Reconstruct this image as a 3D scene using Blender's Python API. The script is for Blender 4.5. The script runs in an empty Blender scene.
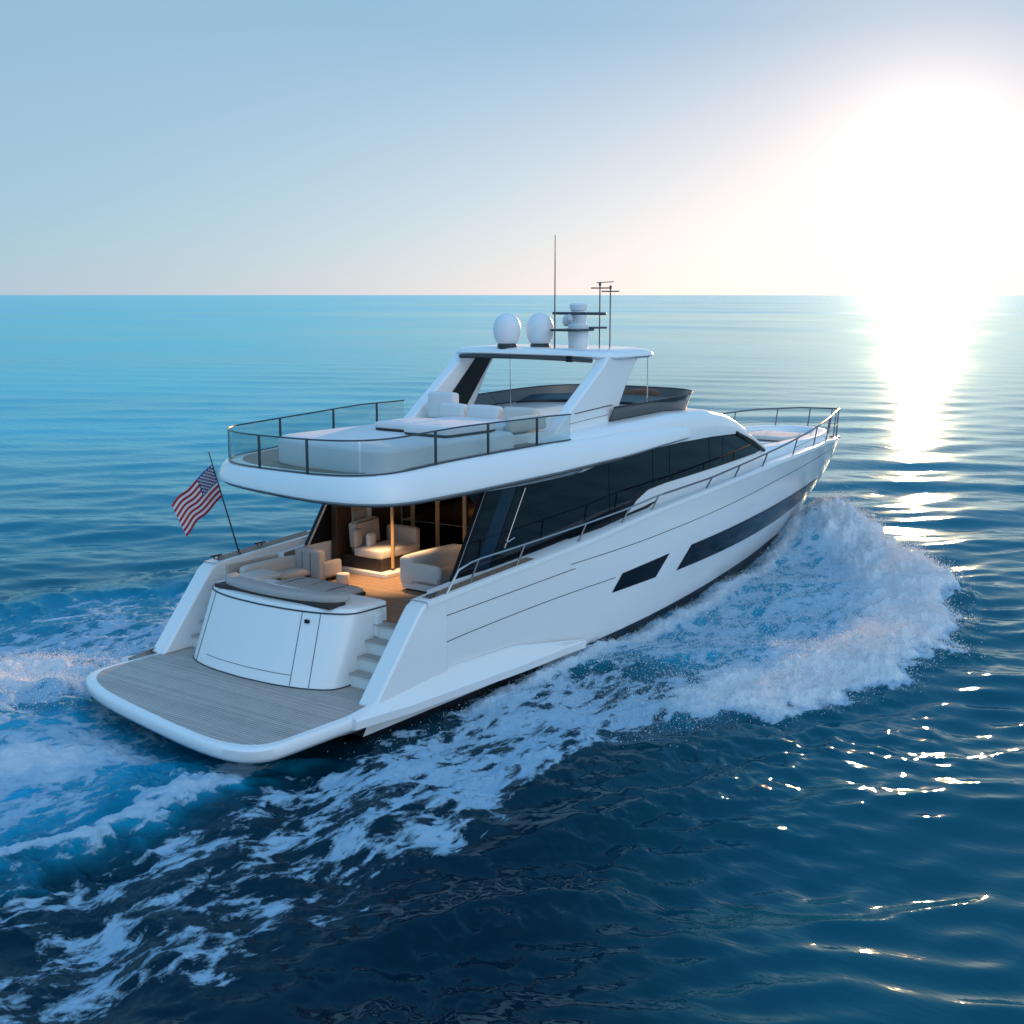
import bpy, math, random
import numpy as np
from mathutils import Vector, Matrix
R = math.radians
rng = np.random.default_rng(7)
random.seed(7)
scene = bpy.context.scene
col = scene.collection

# ---------------------------------------------------------------- camera
CAM = Vector((-14.96, -19.06, 8.2)); YAW = R(37.0); FPX = 1300.0
PITCH = math.atan(217.0 / FPX)
cam_d = bpy.data.cameras.new("camera")
cam_d.sensor_width = 36.0; cam_d.lens = 36.0 * FPX / 1024.0
cam_d.clip_start = 0.1; cam_d.clip_end = 80000
cam = bpy.data.objects.new("camera", cam_d); col.objects.link(cam)
cam.location = CAM
fwd = Vector((math.cos(YAW) * math.cos(PITCH), math.sin(YAW) * math.cos(PITCH), -math.sin(PITCH)))
cam.rotation_euler = fwd.to_track_quat('-Z', 'Y').to_euler()
scene.camera = cam

# ---------------------------------------------------------------- sky and sun
SUN_AZ, SUN_EL = R(19.6), R(5.8)
GLOW = (math.cos(R(19.6)) * math.cos(R(5.0)), math.sin(R(19.6)) * math.cos(R(5.0)), math.sin(R(5.0)))   # the aureole is brightest in the haze below the sun
SUN = Vector((math.cos(SUN_AZ) * math.cos(SUN_EL), math.sin(SUN_AZ) * math.cos(SUN_EL), math.sin(SUN_EL)))
world = bpy.data.worlds.new("World"); scene.world = world; world.use_nodes = True
wn = world.node_tree.nodes; wl = world.node_tree.links; wn.clear()
def wnode(t, **k):
    n = wn.new(t)
    for a, b in k.items(): setattr(n, a, b)
    return n
sky = wnode('ShaderNodeTexSky'); sky.sky_type = 'NISHITA'; sky.sun_disc = False
sky.sun_elevation = SUN_EL; sky.sun_rotation = math.pi / 2 - SUN_AZ
sky.altitude = 0; sky.air_density = 1.0; sky.dust_density = 0.0; sky.ozone_density = 4.0
bg1 = wnode('ShaderNodeBackground'); bg1.inputs['Strength'].default_value = 0.05
wl.new(sky.outputs[0], bg1.inputs['Color'])
# clear-air brightening of the whole dome by height above the horizon, the aureole round the sun, plus two added fill lobes
tc = wnode('ShaderNodeTexCoord')
sep = wnode('ShaderNodeSeparateXYZ'); wl.new(tc.outputs['Generated'], sep.inputs[0])
rampn = wnode('ShaderNodeValToRGB'); wl.new(sep.outputs['Z'], rampn.inputs[0])
def ramp(n, stops):
    e = n.color_ramp.elements
    while len(e) > 1: e.remove(e[-1])
    e[0].position = stops[0][0]; e[0].color = (*stops[0][1], 1)
    for p, c in stops[1:]:
        q = e.new(p); q.color = (*c, 1)
ramp(rampn, [(0.0, (0.245, 0.405, 0.585)), (0.10, (0.27, 0.405, 0.515)), (0.20, (0.275, 0.41, 0.51)), (0.34, (0.16, 0.42, 0.66)),
             (0.6, (0.14, 0.42, 0.76)), (1.0, (0.16, 0.45, 0.86))])
bg2 = wnode('ShaderNodeBackground'); bg2.inputs['Strength'].default_value = 1.0
wl.new(rampn.outputs[0], bg2.inputs['Color'])
dot = wnode('ShaderNodeVectorMath', operation='DOT_PRODUCT'); wl.new(tc.outputs['Generated'], dot.inputs[0]); dot.inputs[1].default_value = GLOW
def wmath(op, a, b):
    n = wnode('ShaderNodeMath', operation=op)
    for i, v in enumerate((a, b)):
        if isinstance(v, (int, float)): n.inputs[i].default_value = v
        else: wl.new(v, n.inputs[i])
    return n.outputs[0]
d0 = wmath('MAXIMUM', dot.outputs['Value'], 0.0)
def lobe(p, c, s, axis=None, low=False):
    dd = d0
    if axis is not None:
        dn = wnode('ShaderNodeVectorMath', operation='DOT_PRODUCT'); wl.new(tc.outputs['Generated'], dn.inputs[0]); dn.inputs[1].default_value = Vector(axis).normalized()
        dd = wmath('MAXIMUM', dn.outputs['Value'], 0.0)
    v = wmath('MULTIPLY', wmath('POWER', dd, p), s)
    if low:      # the pink haze lies low over the horizon
        v = wmath('MULTIPLY', v, wmath('MAXIMUM', wmath('SUBTRACT', 1.0, wmath('DIVIDE', wmath('ABSOLUTE', sep.outputs['Z'], 0), 0.19)), 0.0))
    b = wnode('ShaderNodeBackground'); b.inputs['Color'].default_value = (*c, 1)
    wl.new(v, b.inputs['Strength']); return b
parts = [bg1, bg2, lobe(800, (1.0, 0.93, 0.82), 0.35), lobe(240, (0.95, 0.62, 0.40), 0.26), lobe(90, (0.6, 0.36, 0.2), 0.18), lobe(48, (0.20, 0.08, 0.01), 1.0), lobe(12, (0.80, 0.43, 0.25), 1.0, low=True),
         lobe(5, (1.06, 1.0, 0.98), 0.98, axis=(-0.10, -0.90, 0.42)), lobe(3, (0.50, 0.80, 1.10), 0.32, axis=(-0.82, -0.1, 0.55))]  # two unseen lobes, abeam and astern, added to brighten hull side and transom
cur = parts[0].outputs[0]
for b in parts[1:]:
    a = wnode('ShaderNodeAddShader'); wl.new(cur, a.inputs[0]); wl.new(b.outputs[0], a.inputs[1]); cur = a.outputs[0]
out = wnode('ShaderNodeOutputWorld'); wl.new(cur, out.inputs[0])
sun_d = bpy.data.lights.new("sun", 'SUN'); sun_d.energy = 4.8; sun_d.angle = R(0.5); sun_d.color = (1.0, 0.52, 0.22)
sun = bpy.data.objects.new("sun", sun_d); col.objects.link(sun)
sun.rotation_euler = (-SUN).to_track_quat('-Z', 'Y').to_euler(); sun.location = (60, 20, 30)

vs = scene.view_settings; vs.view_transform = 'Standard'; vs.look = 'None'; vs.exposure = 0.0; vs.gamma = 1.0; vs.use_curve_mapping = False
scene.cycles.use_denoising = True
scene.cycles.max_bounces = 8; scene.cycles.transparent_max_bounces = 24
scene.cycles.sample_clamp_indirect = 6.0

# ---------------------------------------------------------------- materials
def new_mat(name):
    m = bpy.data.materials.new(name); m.use_nodes = True
    return m, m.node_tree.nodes, m.node_tree.links, m.node_tree.nodes['Principled BSDF']
def noise(N, L, scale, detail=4, rough=0.55, vec=None, dist=0.0):
    n = N.new('ShaderNodeTexNoise'); n.inputs['Scale'].default_value = scale; n.inputs['Detail'].default_value = detail
    n.inputs['Roughness'].default_value = rough; n.inputs['Distortion'].default_value = dist
    if vec is not None: L.new(vec, n.inputs['Vector'])
    return n
def mth(N, L, op, a, b=None, c=None, clamp=False):
    n = N.new('ShaderNodeMath'); n.operation = op; n.use_clamp = clamp
    for i, v in enumerate((a, b, c)):
        if v is None: continue
        if isinstance(v, (int, float)): n.inputs[i].default_value = v
        else: L.new(v, n.inputs[i])
    return n.outputs[0]
def mixc(N, L, fac, a, b):
    n = N.new('ShaderNodeMix'); n.data_type = 'RGBA'
    for s, v in ((n.inputs['Factor'], fac), (n.inputs[6], a), (n.inputs[7], b)):
        if isinstance(v, (int, float)): s.default_value = v
        elif isinstance(v, tuple): s.default_value = (*v, 1)
        else: L.new(v, s)
    return n.outputs[2]
def simple(name, c, rough=0.5, metal=0.0, var=0.08, scale=3.0, coat=0.0, bump=0.0, bscale=60, spec=0.5):
    m, N, L, P = new_mat(name)
    t = N.new('ShaderNodeTexCoord')
    n = noise(N, L, scale, 5, 0.6, t.outputs['Object'])
    c2 = tuple(max(0, x * (1 - var)) for x in c); c1 = tuple(min(1, x * (1 + var)) for x in c)
    L.new(mixc(N, L, n.outputs['Fac'], c2, c1), P.inputs['Base Color'])
    L.new(mth(N, L, 'MULTIPLY_ADD', n.outputs['Fac'], 0.12, rough - 0.06), P.inputs['Roughness'])
    P.inputs['Metallic'].default_value = metal; P.inputs['Coat Weight'].default_value = coat; P.inputs['Specular IOR Level'].default_value = spec
    if bump:
        b = N.new('ShaderNodeBump'); b.inputs['Strength'].default_value = bump; b.inputs['Distance'].default_value = 0.01
        L.new(noise(N, L, bscale, 3, 0.6, t.outputs['Object']).outputs['Fac'], b.inputs['Height']); L.new(b.outputs[0], P.inputs['Normal'])
    return m
M = {}
M['white'] = simple('white_gelcoat', (0.80, 0.80, 0.79), 0.16, var=0.02, scale=0.8, coat=0.3)
M['white2'] = simple('white_satin', (0.74, 0.74, 0.73), 0.45, var=0.03, scale=2)
M['deckwhite'] = simple('non_slip_deck', (0.70, 0.70, 0.68), 0.6, var=0.04, scale=5, bump=0.3, bscale=150)
M['antifoul'] = simple('black_antifouling', (0.008, 0.010, 0.016), 0.45, var=0.2, scale=4)
M['line'] = simple('dark_groove', (0.03, 0.035, 0.045), 0.5)
M['darkglass'] = simple('tinted_window_glass', (0.005, 0.006, 0.009), 0.04, var=0.1, spec=0.4)
M['hullglass'] = simple('smoked_hull_glass', (0.003, 0.004, 0.007), 0.12, var=0.2, spec=0.15, bump=0.25, bscale=2.5)
M['frame'] = simple('black_window_frame', (0.006, 0.007, 0.009), 0.35, spec=0.25)
M['blueglass'] = simple('blue_tinted_glass', (0.006, 0.017, 0.038), 0.08, spec=0.6)
M['bronze'] = simple('bronze_tinted_screen', (0.05, 0.035, 0.028), 0.05, var=0.05, spec=0.9)
M['steel'] = simple('polished_steel', (0.50, 0.48, 0.47), 0.16, metal=1.0, var=0.04)
M['railsteel'] = simple('rail_steel', (0.16, 0.16, 0.17), 0.25, metal=0.9, var=0.04)
M['darkrail'] = simple('dark_rail_coating', (0.09, 0.095, 0.11), 0.4)
M['darksteel'] = simple('dark_anodised_rail', (0.07, 0.075, 0.085), 0.3, metal=0.6)
M['grey_cushion'] = simple('grey_upholstery', (0.42, 0.38, 0.36), 0.85, var=0.07, scale=8, bump=0.35, bscale=400)
M['cream_cushion'] = simple('cream_upholstery', (0.60, 0.55, 0.50), 0.85, var=0.06, scale=8, bump=0.35, bscale=400)
M['white_cushion'] = simple('pale_upholstery', (0.68, 0.66, 0.65), 0.85, var=0.05, scale=8, bump=0.3, bscale=400)
M['beige'] = simple('beige_liner', (0.50, 0.43, 0.37), 0.7, var=0.06, scale=4)
M['dark_piping'] = simple('dark_brown_base', (0.030, 0.022, 0.018), 0.6)
M['radome'] = simple('radome_plastic', (0.72, 0.73, 0.75), 0.4, var=0.02)
M['gold'] = simple('warm_oak_post', (0.55, 0.34, 0.17), 0.4, var=0.12, scale=6)
M['ceiling'] = simple('ceiling_liner', (0.62, 0.60, 0.57), 0.6, var=0.03)
M['carpet'] = simple('saloon_carpet', (0.20, 0.13, 0.09), 0.9, var=0.15, scale=20)
def wood(name, c, rough=0.4):
    m, N, L, P = new_mat(name); t = N.new('ShaderNodeTexCoord')
    mp = N.new('ShaderNodeMapping'); mp.inputs['Scale'].default_value = (14, 14, 1.2); L.new(t.outputs['Object'], mp.inputs[0])
    n = noise(N, L, 2.0, 8, 0.65, mp.outputs[0], 0.6)
    L.new(mixc(N, L, n.outputs['Fac'], tuple(x * 0.5 for x in c), tuple(min(1, x * 1.4) for x in c)), P.inputs['Base Color'])
    P.inputs['Roughness'].default_value = rough; return m
M['walnut'] = wood('walnut_panel', (0.075, 0.040, 0.022), 0.35)
def teak(name, c, pitch, axis='X'):
    m, N, L, P = new_mat(name); t = N.new('ShaderNodeTexCoord')
    s = N.new('ShaderNodeSeparateXYZ'); L.new(t.outputs['Object'], s.inputs[0])
    q = mth(N, L, 'DIVIDE', s.outputs[axis], pitch)
    fr = mth(N, L, 'FRACT', q); fl = mth(N, L, 'FLOOR', q)
    e = mth(N, L, 'ABSOLUTE', mth(N, L, 'SUBTRACT', fr, 0.5))
    seam0 = mth(N, L, 'GREATER_THAN', e, 0.40)
    sn = noise(N, L, 2.2, 5, 0.7, t.outputs['Object'])
    seam = mth(N, L, 'MULTIPLY', seam0, mth(N, L, 'MULTIPLY_ADD', sn.outputs['Fac'], 2.6, -0.6, clamp=True))
    wv = N.new('ShaderNodeTexWhiteNoise'); wv.noise_dimensions = '1D'; L.new(fl, wv.inputs['W'])
    mp = N.new('ShaderNodeMapping'); mp.inputs['Scale'].default_value = (30, 2.5, 1) if axis == 'X' else (2.5, 30, 1)
    L.new(t.outputs['Object'], mp.inputs[0]); n = noise(N, L, 1.5, 7, 0.7, mp.outputs[0])
    n2 = noise(N, L, 1.1, 4, 0.6, t.outputs['Object'])
    f = mth(N, L, 'ADD', mth(N, L, 'MULTIPLY', wv.outputs['Value'], 0.35), mth(N, L, 'ADD', mth(N, L, 'MULTIPLY', n.outputs['Fac'], 0.45), mth(N, L, 'MULTIPLY', n2.outputs['Fac'], 0.3)))
    base = mixc(N, L, f, tuple(x * 0.62 for x in c), tuple(x * 1.3 for x in c))
    L.new(mixc(N, L, seam, base, (0.035, 0.032, 0.034)), P.inputs['Base Color'])
    L.new(mth(N, L, 'MULTIPLY_ADD', n2.outputs['Fac'], 0.3, 0.35), P.inputs['Roughness'])
    b = N.new('ShaderNodeBump'); b.inputs['Strength'].default_value = 0.5; b.inputs['Distance'].default_value = 0.004
    L.new(mth(N, L, 'SUBTRACT', n.outputs['Fac'], seam), b.inputs['Height']); L.new(b.outputs[0], P.inputs['Normal'])
    return m
M['teak_grey'] = teak('weathered_teak_planking', (0.45, 0.385, 0.345), 0.075)
M['teak'] = teak('teak_planking', (0.30, 0.19, 0.125), 0.09)
def clear_glass(name, tint, refl=1.0):
    m, N, L, P = new_mat(name); N.remove(P); o = N['Material Output']
    tr = N.new('ShaderNodeBsdfTransparent'); tr.inputs[0].default_value = (*tint, 1)
    g = N.new('ShaderNodeBsdfGlossy'); g.inputs['Roughness'].default_value = 0.02; g.inputs[0].default_value = (1, 1, 1, 1)
    fz = N.new('ShaderNodeLayerWeight'); fz.inputs[0].default_value = 0.5
    mx = N.new('ShaderNodeMixShader'); L.new(mth(N, L, 'MULTIPLY_ADD', mth(N, L, 'POWER', fz.outputs['Facing'], 4.0), 0.6 * refl, 0.035), mx.inputs[0])
    L.new(tr.outputs[0], mx.inputs[1]); L.new(g.outputs[0], mx.inputs[2]); L.new(mx.outputs[0], o.inputs[0]); return m
M['glass'] = clear_glass('balustrade_glass', (0.86, 0.90, 0.90))
M['smoke'] = clear_glass('smoked_door_glass', (0.30, 0.25, 0.22))
m, N, L, P = new_mat('lamp_lens'); P.inputs['Emission Color'].default_value = (1, 0.72, 0.42, 1); P.inputs['Emission Strength'].default_value = 6; M['lamp'] = m

# ---------------------------------------------------------------- builders
OFF = {}
def link(name, me, mat, parent=None, off=None, smooth=True, bevel=0.0, seg=3, angle=35):
    o = bpy.data.objects.new(name, me); col.objects.link(o)
    base = OFF[parent.name] if parent is not None else (Vector(off) if off is not None else Vector((0, 0, 0)))
    if base.length > 0: me.transform(Matrix.Translation(-base))
    if parent is not None: o.parent = parent
    else: o.location = base
    OFF[o.name] = base.copy()
    for mm in (mat if isinstance(mat, (list, tuple)) else [mat]): me.materials.append(mm)
    if smooth:
        me.polygons.foreach_set('use_smooth', [True] * len(me.polygons))
        if angle < 180: me.set_sharp_from_angle(angle=R(angle))
    if bevel:
        b = o.modifiers.new('bevel', 'BEVEL'); b.width = bevel; b.segments = seg; b.limit_method = 'ANGLE'; b.angle_limit = R(40); b.harden_normals = False
        if smooth: me.polygons.foreach_set('use_smooth', [True] * len(me.polygons))
    return o
class MB:
    def __init__(s): s.v = []; s.f = []; s.mi = []
    def add(s, vs_, fs, mi=0):
        k = len(s.v); s.v += [tuple(map(float, p)) for p in vs_]; s.f += [tuple(i + k for i in f) for f in fs]; s.mi += [mi] * len(fs); return s
    def box(s, a, b):
        x0, y0, z0 = a; x1, y1, z1 = b
        return s.add([(x0, y0, z0), (x1, y0, z0), (x1, y1, z0), (x0, y1, z0), (x0, y0, z1), (x1, y0, z1), (x1, y1, z1), (x0, y1, z1)],
                     [(0, 3, 2, 1), (4, 5, 6, 7), (0, 1, 5, 4), (1, 2, 6, 5), (2, 3, 7, 6), (3, 0, 4, 7)])
    def prism(s, poly, y0, y1, axis='y'):
        n = len(poly)
        def P(p, q): return (p[0], q, p[1]) if axis == 'y' else ((p[0], p[1], q) if axis == 'z' else (q, p[0], p[1]))
        vs_ = [P(p, y0) for p in poly] + [P(p, y1) for p in poly]
        return s.add(vs_, [tuple(range(n))[::-1], tuple(range(n, 2 * n))] + [(i, (i + 1) % n, n + (i + 1) % n, n + i) for i in range(n)])
    def grid(s, rows, wrap=False, flip=False, mi=0):
        nr, nc = len(rows), len(rows[0]); vs_ = [p for r in rows for p in r]; fs = []
        for i in range(nr - 1):
            for j in range(nc if wrap else nc - 1):
                a, b = i * nc + j, i * nc + (j + 1) % nc; c, d = b + nc, a + nc
                fs.append((a, d, c, b) if flip else (a, b, c, d))
        return s.add(vs_, fs, mi)
    def cap(s, ring, flip=False):
        n = len(ring); return s.add(ring, [tuple(range(n))[::-1] if flip else tuple(range(n))])
    def tube(s, path, r, n=8, caps=True):
        P_ = [Vector(p) for p in path]; rows = []; prev = None
        for i, p in enumerate(P_):
            t = (P_[min(i + 1, len(P_) - 1)] - P_[max(i - 1, 0)]).normalized()
            if prev is None:
                a = Vector((0, 0, 1)) if abs(t.z) < 0.9 else Vector((1, 0, 0)); u = t.cross(a).normalized()
            else: u = (prev - t * prev.dot(t)).normalized()
            prev = u; w = t.cross(u); rr = r[i] if isinstance(r, (list, tuple)) else r
            rows.append([p + (u * math.cos(2 * math.pi * k / n) + w * math.sin(2 * math.pi * k / n)) * rr for k in range(n)])
        s.grid(rows, wrap=True)
        if caps: s.cap(rows[0], True); s.cap(rows[-1])
        return s
    def lathe(s, prof, c, n=24):
        rows = [[(c[0] + r * math.cos(2 * math.pi * k / n), c[1] + r * math.sin(2 * math.pi * k / n), c[2] + z) for k in range(n)] for r, z in prof]
        s.grid(rows, wrap=True); s.cap(rows[0], True); s.cap(rows[-1]); return s
    def cushion(s, c, size, r=0.06, rot=0.0, puff=0.02, tilt=0.0, n=9):
        hx, hy, hz = size[0] / 2, size[1] / 2, size[2] / 2; r = min(r, hx, hy, hz)
        g = [-1 + 2 * i / (n - 1) for i in range(n)]
        g = [math.copysign(abs(t) ** 0.6, t) for t in g]
        mt = Matrix.Translation(c) @ Matrix.Rotation(rot, 4, 'Z') @ Matrix.Rotation(tilt, 4, 'Y')
        def mp(p):
            q = Vector((p[0] * hx, p[1] * hy, p[2] * hz))
            inn = Vector((max(-hx + r, min(hx - r, q.x)), max(-hy + r, min(hy - r, q.y)), max(-hz + r, min(hz - r, q.z))))
            d = q - inn
            if d.length > 1e-9: q = inn + d.normalized() * r
            b = puff * (1 - p[0] ** 2) * (1 - p[1] ** 2); q.z += b * (1 if p[2] > 0 else -0.3)
            q.y += 0.5 * puff * p[1] * (1 - p[0] ** 2) * (1 - p[2] ** 2); q.x += 0.5 * puff * p[0] * (1 - p[1] ** 2) * (1 - p[2] ** 2)
            return mt @ q
        for ax in range(3):
            for sg in (-1, 1):
                rows = []
                for a in g:
                    row = []
                    for b in g:
                        p = [0, 0, 0]; p[ax] = sg; p[(ax + 1) % 3] = a; p[(ax + 2) % 3] = b; row.append(mp(p))
                    rows.append(row)
                s.grid(rows, flip=(sg < 0))
        return s
    def build(s, name, mat, parent=None, off=None, **k):
        me = bpy.data.meshes.new(name); me.from_pydata(s.v, [], s.f)
        if any(s.mi): me.polygons.foreach_set('material_index', s.mi)
        if k.pop('merge', True):
            import bmesh
            bm = bmesh.new(); bm.from_mesh(me); bmesh.ops.remove_doubles(bm, verts=bm.verts, dist=0.0004)
            bmesh.ops.recalc_face_normals(bm, faces=bm.faces); bm.to_mesh(me); bm.free()
        me.update(); return link(name, me, mat, parent, off, **k)
def tag(o, label=None, cat=None, group=None, kind=None):
    for k, v in (('label', label), ('category', cat), ('group', group), ('kind', kind)):
        if v: o[k] = v
    return o
def thing(name, loc, label, cat, group=None):
    o = bpy.data.objects.new(name, None); col.objects.link(o); o.location = loc; o.empty_display_size = 0.3
    OFF[o.name] = Vector(loc); return tag(o, label, cat, group)
def interp(x, xs, ys): return float(np.interp(x, xs, ys))
def smooth(x, a, b):
    t = min(1, max(0, (x - a) / (b - a))); return t * t * (3 - 2 * t)
def spline(pts, n):
    P_ = [Vector(p) for p in pts]; outp = []
    for i in range(len(P_) - 1):
        p0, p1, p2, p3 = P_[max(i - 1, 0)], P_[i], P_[i + 1], P_[min(i + 2, len(P_) - 1)]
        for k in range(n):
            t = k / n; outp.append(0.5 * ((2 * p1) + (p2 - p0) * t + (2 * p0 - 5 * p1 + 4 * p2 - p3) * t * t + (3 * p1 - p0 - 3 * p2 + p3) * t ** 3))
    outp.append(P_[-1]); return outp

# ================================================================ HULL SHAPE
SH_X = [1.9, 3.2, 5.0, 7.75, 9.3, 11.5, 13.4, 16.2, 19.0, 22.0, 25.0, 28.0, 30.3]
SH_Z = [2.28, 2.37, 2.50, 2.68, 2.80, 3.03, 3.18, 3.36, 3.48, 3.52, 3.47, 3.25, 2.97]
def zs(x): return interp(x, SH_X, SH_Z)
BT_X = [1.5, 6.0, 12.0, 17.0, 22.0, 27.0]; BT_Z = [0.16, 0.24, 0.38, 0.52, 0.62, 0.60]
def zb(x): return interp(x, BT_X, BT_Z)
def hx_a(k): return interp(k, [0, 0.27, 0.9, 1.0], [1.72, 1.9, 3.12, 3.35])
def hx_s(k): return interp(k, [0, 0.12, 0.35, 0.52, 0.75, 1.0], [26.9, 27.3, 28.3, 29.05, 29.8, 30.3])
def halfb(k, x):
    B_ = 3.05 + 0.20 * k ** 0.6; x0 = 9.0 + 4.0 * k; p = 1.85 + 0.5 * k; Ls = hx_s(k)
    if x <= x0: return B_
    return B_ * max(0.0, 1 - ((x - x0) / (Ls - x0)) ** p)
def hull_pt(k, u, side=-1, out=0.0):
    x = hx_a(k) + u * (hx_s(k) - hx_a(k)); xr = hx_a(1) + u * (hx_s(1) - hx_a(1)); xl = hx_a(0) + u * (hx_s(0) - hx_a(0))
    z0, z1 = zb(xl), zs(xr)
    return (x, side * (halfb(k, x) + out), z0 + k * (z1 - z0))
def hull_k(x, z):
    lo, hi = 0.0, 1.0
    for _ in range(40):
        k = (lo + hi) / 2; u = min(1, max(0, (x - hx_a(k)) / (hx_s(k) - hx_a(k))))
        if hull_pt(k, u)[2] < z: lo = k
        else: hi = k
    return (lo + hi) / 2
def hull_y(x, z): return halfb(hull_k(x, z), x)
def bsheer(x): return halfb(1.0, x)
def w_house(x): return 2.6 if x <= 15 else 2.6 * (1 - max(0, (x - 15) / 13.5) ** 2.2)

if __name__ == '__main__':
    yacht = thing('motor_yacht', (0, 0, 0), 'large white flybridge motor yacht speeding away across blue sea', 'yacht')

    # ---- hull
    mb = MB(); ks = [i / 16 for i in range(17)]; us = [(i / 90) for i in range(91)]
    us = [1 - (1 - u) ** 1.25 for u in us]
    for sd in (-1, 1): mb.grid([[hull_pt(k, u, sd) for u in us] for k in ks])
    hull = mb.build('hull', M['white'], yacht, angle=60)
    mb = MB()
    for sd in (-1, 1):
        rows = []
        for j, (f, dz) in enumerate([(1.0, 0.0), (0.985, -0.12), (0.95, -0.35), (0.45, -0.85), (0.0, -1.0)]):
            row = []
            for u in us:
                p = hull_pt(0, u, sd); row.append((p[0] - (0.25 * -dz if u > 0.8 else 0), p[1] * f, p[2] + dz * (1 if j < 3 else 1)))
            rows.append(row)
        mb.grid(rows)
        mb.grid([[hull_pt(k, 0, sd) for k in (0, 0.1, 0.2, 0.235)], [(hull_pt(k, 0, sd)[0], 0, hull_pt(k, 0, sd)[2]) for k in (0, 0.1, 0.2, 0.235)]])
    mb.build('hull_bottom', M['antifoul'], yacht, angle=60)
    def on_hull(x, z, sd, out): return (x, sd * (hull_y(x, z) + out), z)
    # grooves along the topsides
    for pts in ([(3.8, 2.04), (6, 2.13), (8.4, 2.23)], [(8.2, 2.35), (11.1, 2.42), (15.2, 2.66), (19, 2.92), (22, 3.04), (25, 3.07), (28, 2.93), (29.6, 2.74)],
                [(2.57, 0.97), (3.1, 1.25), (3.5, 1.42), (3.9, 1.50), (6, 1.62), (8, 1.69), (10.1, 1.72)]):
        fine = spline([(p[0], 0, p[1]) for p in pts], 8)
        for sd in (-1, 1):
            MB().tube([on_hull(p.x, p.z, sd, 0.001) for p in fine], 0.009, 5).build('styling_groove', M['line'], hull)
    # hull windows: follow the topsides, a little proud
    def hull_window(bot, top, sd):
        def patch(o_, shrink):
            xs_ = np.linspace(0, 1, 40); rows = []
            for t in (np.array([0, .25, .5, .75, 1]) * (1 - 2 * shrink) + shrink):
                row = []
                for s in xs_:
                    s_ = s * (1 - shrink * .4) + shrink * .2
                    b = bot(s_); tp = top(s_); row.append(on_hull(b[0] + (tp[0] - b[0]) * t, b[1] + (tp[1] - b[1]) * t, sd, o_))
                rows.append(row)
            return rows
        f = MB().grid(patch(0.006, 0.0)).build('hull_window', M['frame'], yacht)
        MB().grid(patch(0.014, 0.035)).build('pane', M['hullglass'], f)
    def lin(pts):
        d = [0]
        for a, b in zip(pts, pts[1:]): d.append(d[-1] + math.hypot(b[0] - a[0], b[1] - a[1]))
        return lambda s: (interp(s * d[-1], d, [p[0] for p in pts]), interp(s * d[-1], d, [p[1] for p in pts]))
    HW = [([(9.98, 1.37), (12.0, 1.39)], [(10.4, 1.77), (12.6, 1.90)]),
          ([(13.1, 1.36), (17.9, 1.38), (21.0, 1.41), (24.4, 1.46), (26.0, 1.56)], [(13.77, 1.93), (18.4, 2.07), (21.3, 2.12), (24.6, 2.12), (26.5, 2.04)])]
    for b, t in HW:
        for sd in (-1, 1): hull_window(lin(b), lin(t), sd)
    # moulded spray chine flowing out of the swim platform
    for sd in (-1, 1):
        rows = []
        for i in range(31):
            x = 1.2 + i / 30 * 7.7; t = (x - 1.2) / 7.7; fade = 1 - smooth(t, 0.55, 1.0)
            zt = interp(x, [1.2, 1.9, 3.6, 6.2, 8.9], [0.72, 0.80, 0.98, 0.94, 0.50]); zl = interp(x, [1.2, 2.75, 5.5, 8.9], [0.66, 0.58, 0.56, 0.46])
            yo = 3.2 + 0.20 * fade; yi = 3.16
            rows.append([(x, sd * yi, zt), (x, sd * (yi + 0.03 + .04 * fade), zt - 0.02), (x, sd * (yo - 0.03), zl + 0.04), (x, sd * yo, zl), (x, sd * (yo - 0.02), zl - 0.16), (x, sd * (3.05 + 0.1 * fade), zl - 0.22), (x, sd * 2.98, zl - 0.36)])
        MB().grid(rows).cap(rows[0]).build('spray_chine', M['white'], hull, angle=30)
    # bulwark cap and inner face
    for sd in (-1, 1):
        rows = []
        for i in range(120):
            x = 3.35 + (30.22 - 3.35) * (1 - (1 - i / 119) ** 1.4); b = bsheer(x); z = zs(x); zd = 1.75 if x < 8.5 else z - 0.16
            bi = max(0.015, b - (0.42 - 0.20 * smooth(x, 8.5, 11)))
            rows.append([(x, sd * (b + 0.012), z - 0.05), (x, sd * (b + 0.004), z + 0.025), (x, sd * max(0.01, b - 0.03), z + 0.045), (x, sd * (bi + 0.0), z + 0.045), (x, sd * max(.012, bi - 0.02), z + 0.02), (x, sd * max(.01, bi - 0.03), zd)])
        MB().grid(rows).build('bulwark', M['white'], yacht, angle=40)
    for sd in (-1, 1):
        rows = []
        for i in range(24):
            x = 3.55 + i / 23 * 3.4; b = bsheer(x); z = zs(x) + 0.049
            rows.append([(x, sd * (b - 0.09), z), (x, sd * (b - 0.33), z)])
        MB().grid(rows).build('teak_cap_rail', M['teak'], yacht)
    # raked quarter wings
    for sd in (-1, 1):
        mb = MB().prism([(1.83, 0.70), (3.12, 2.24), (3.22, 2.34), (3.38, 2.41), (3.95, 2.445), (3.95, 0.70)], sd * 2.80, sd * 3.243)
        mb.build('quarter_wing', M['white'], yacht, bevel=0.05, seg=4)
    # ---- decks
    mb = MB(); rows = []
    for i in range(90):
        x = 8.9 + (30.1 - 8.9) * i / 89; b = max(0.02, bsheer(x) - 0.2); z = zs(x) - 0.12
        rows.append([(x, b * t, z + 0.05 * (1 - t * t)) for t in np.linspace(-1, 1, 13)])
    mb.grid(rows).build('foredeck', M['deckwhite'], yacht)
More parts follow.
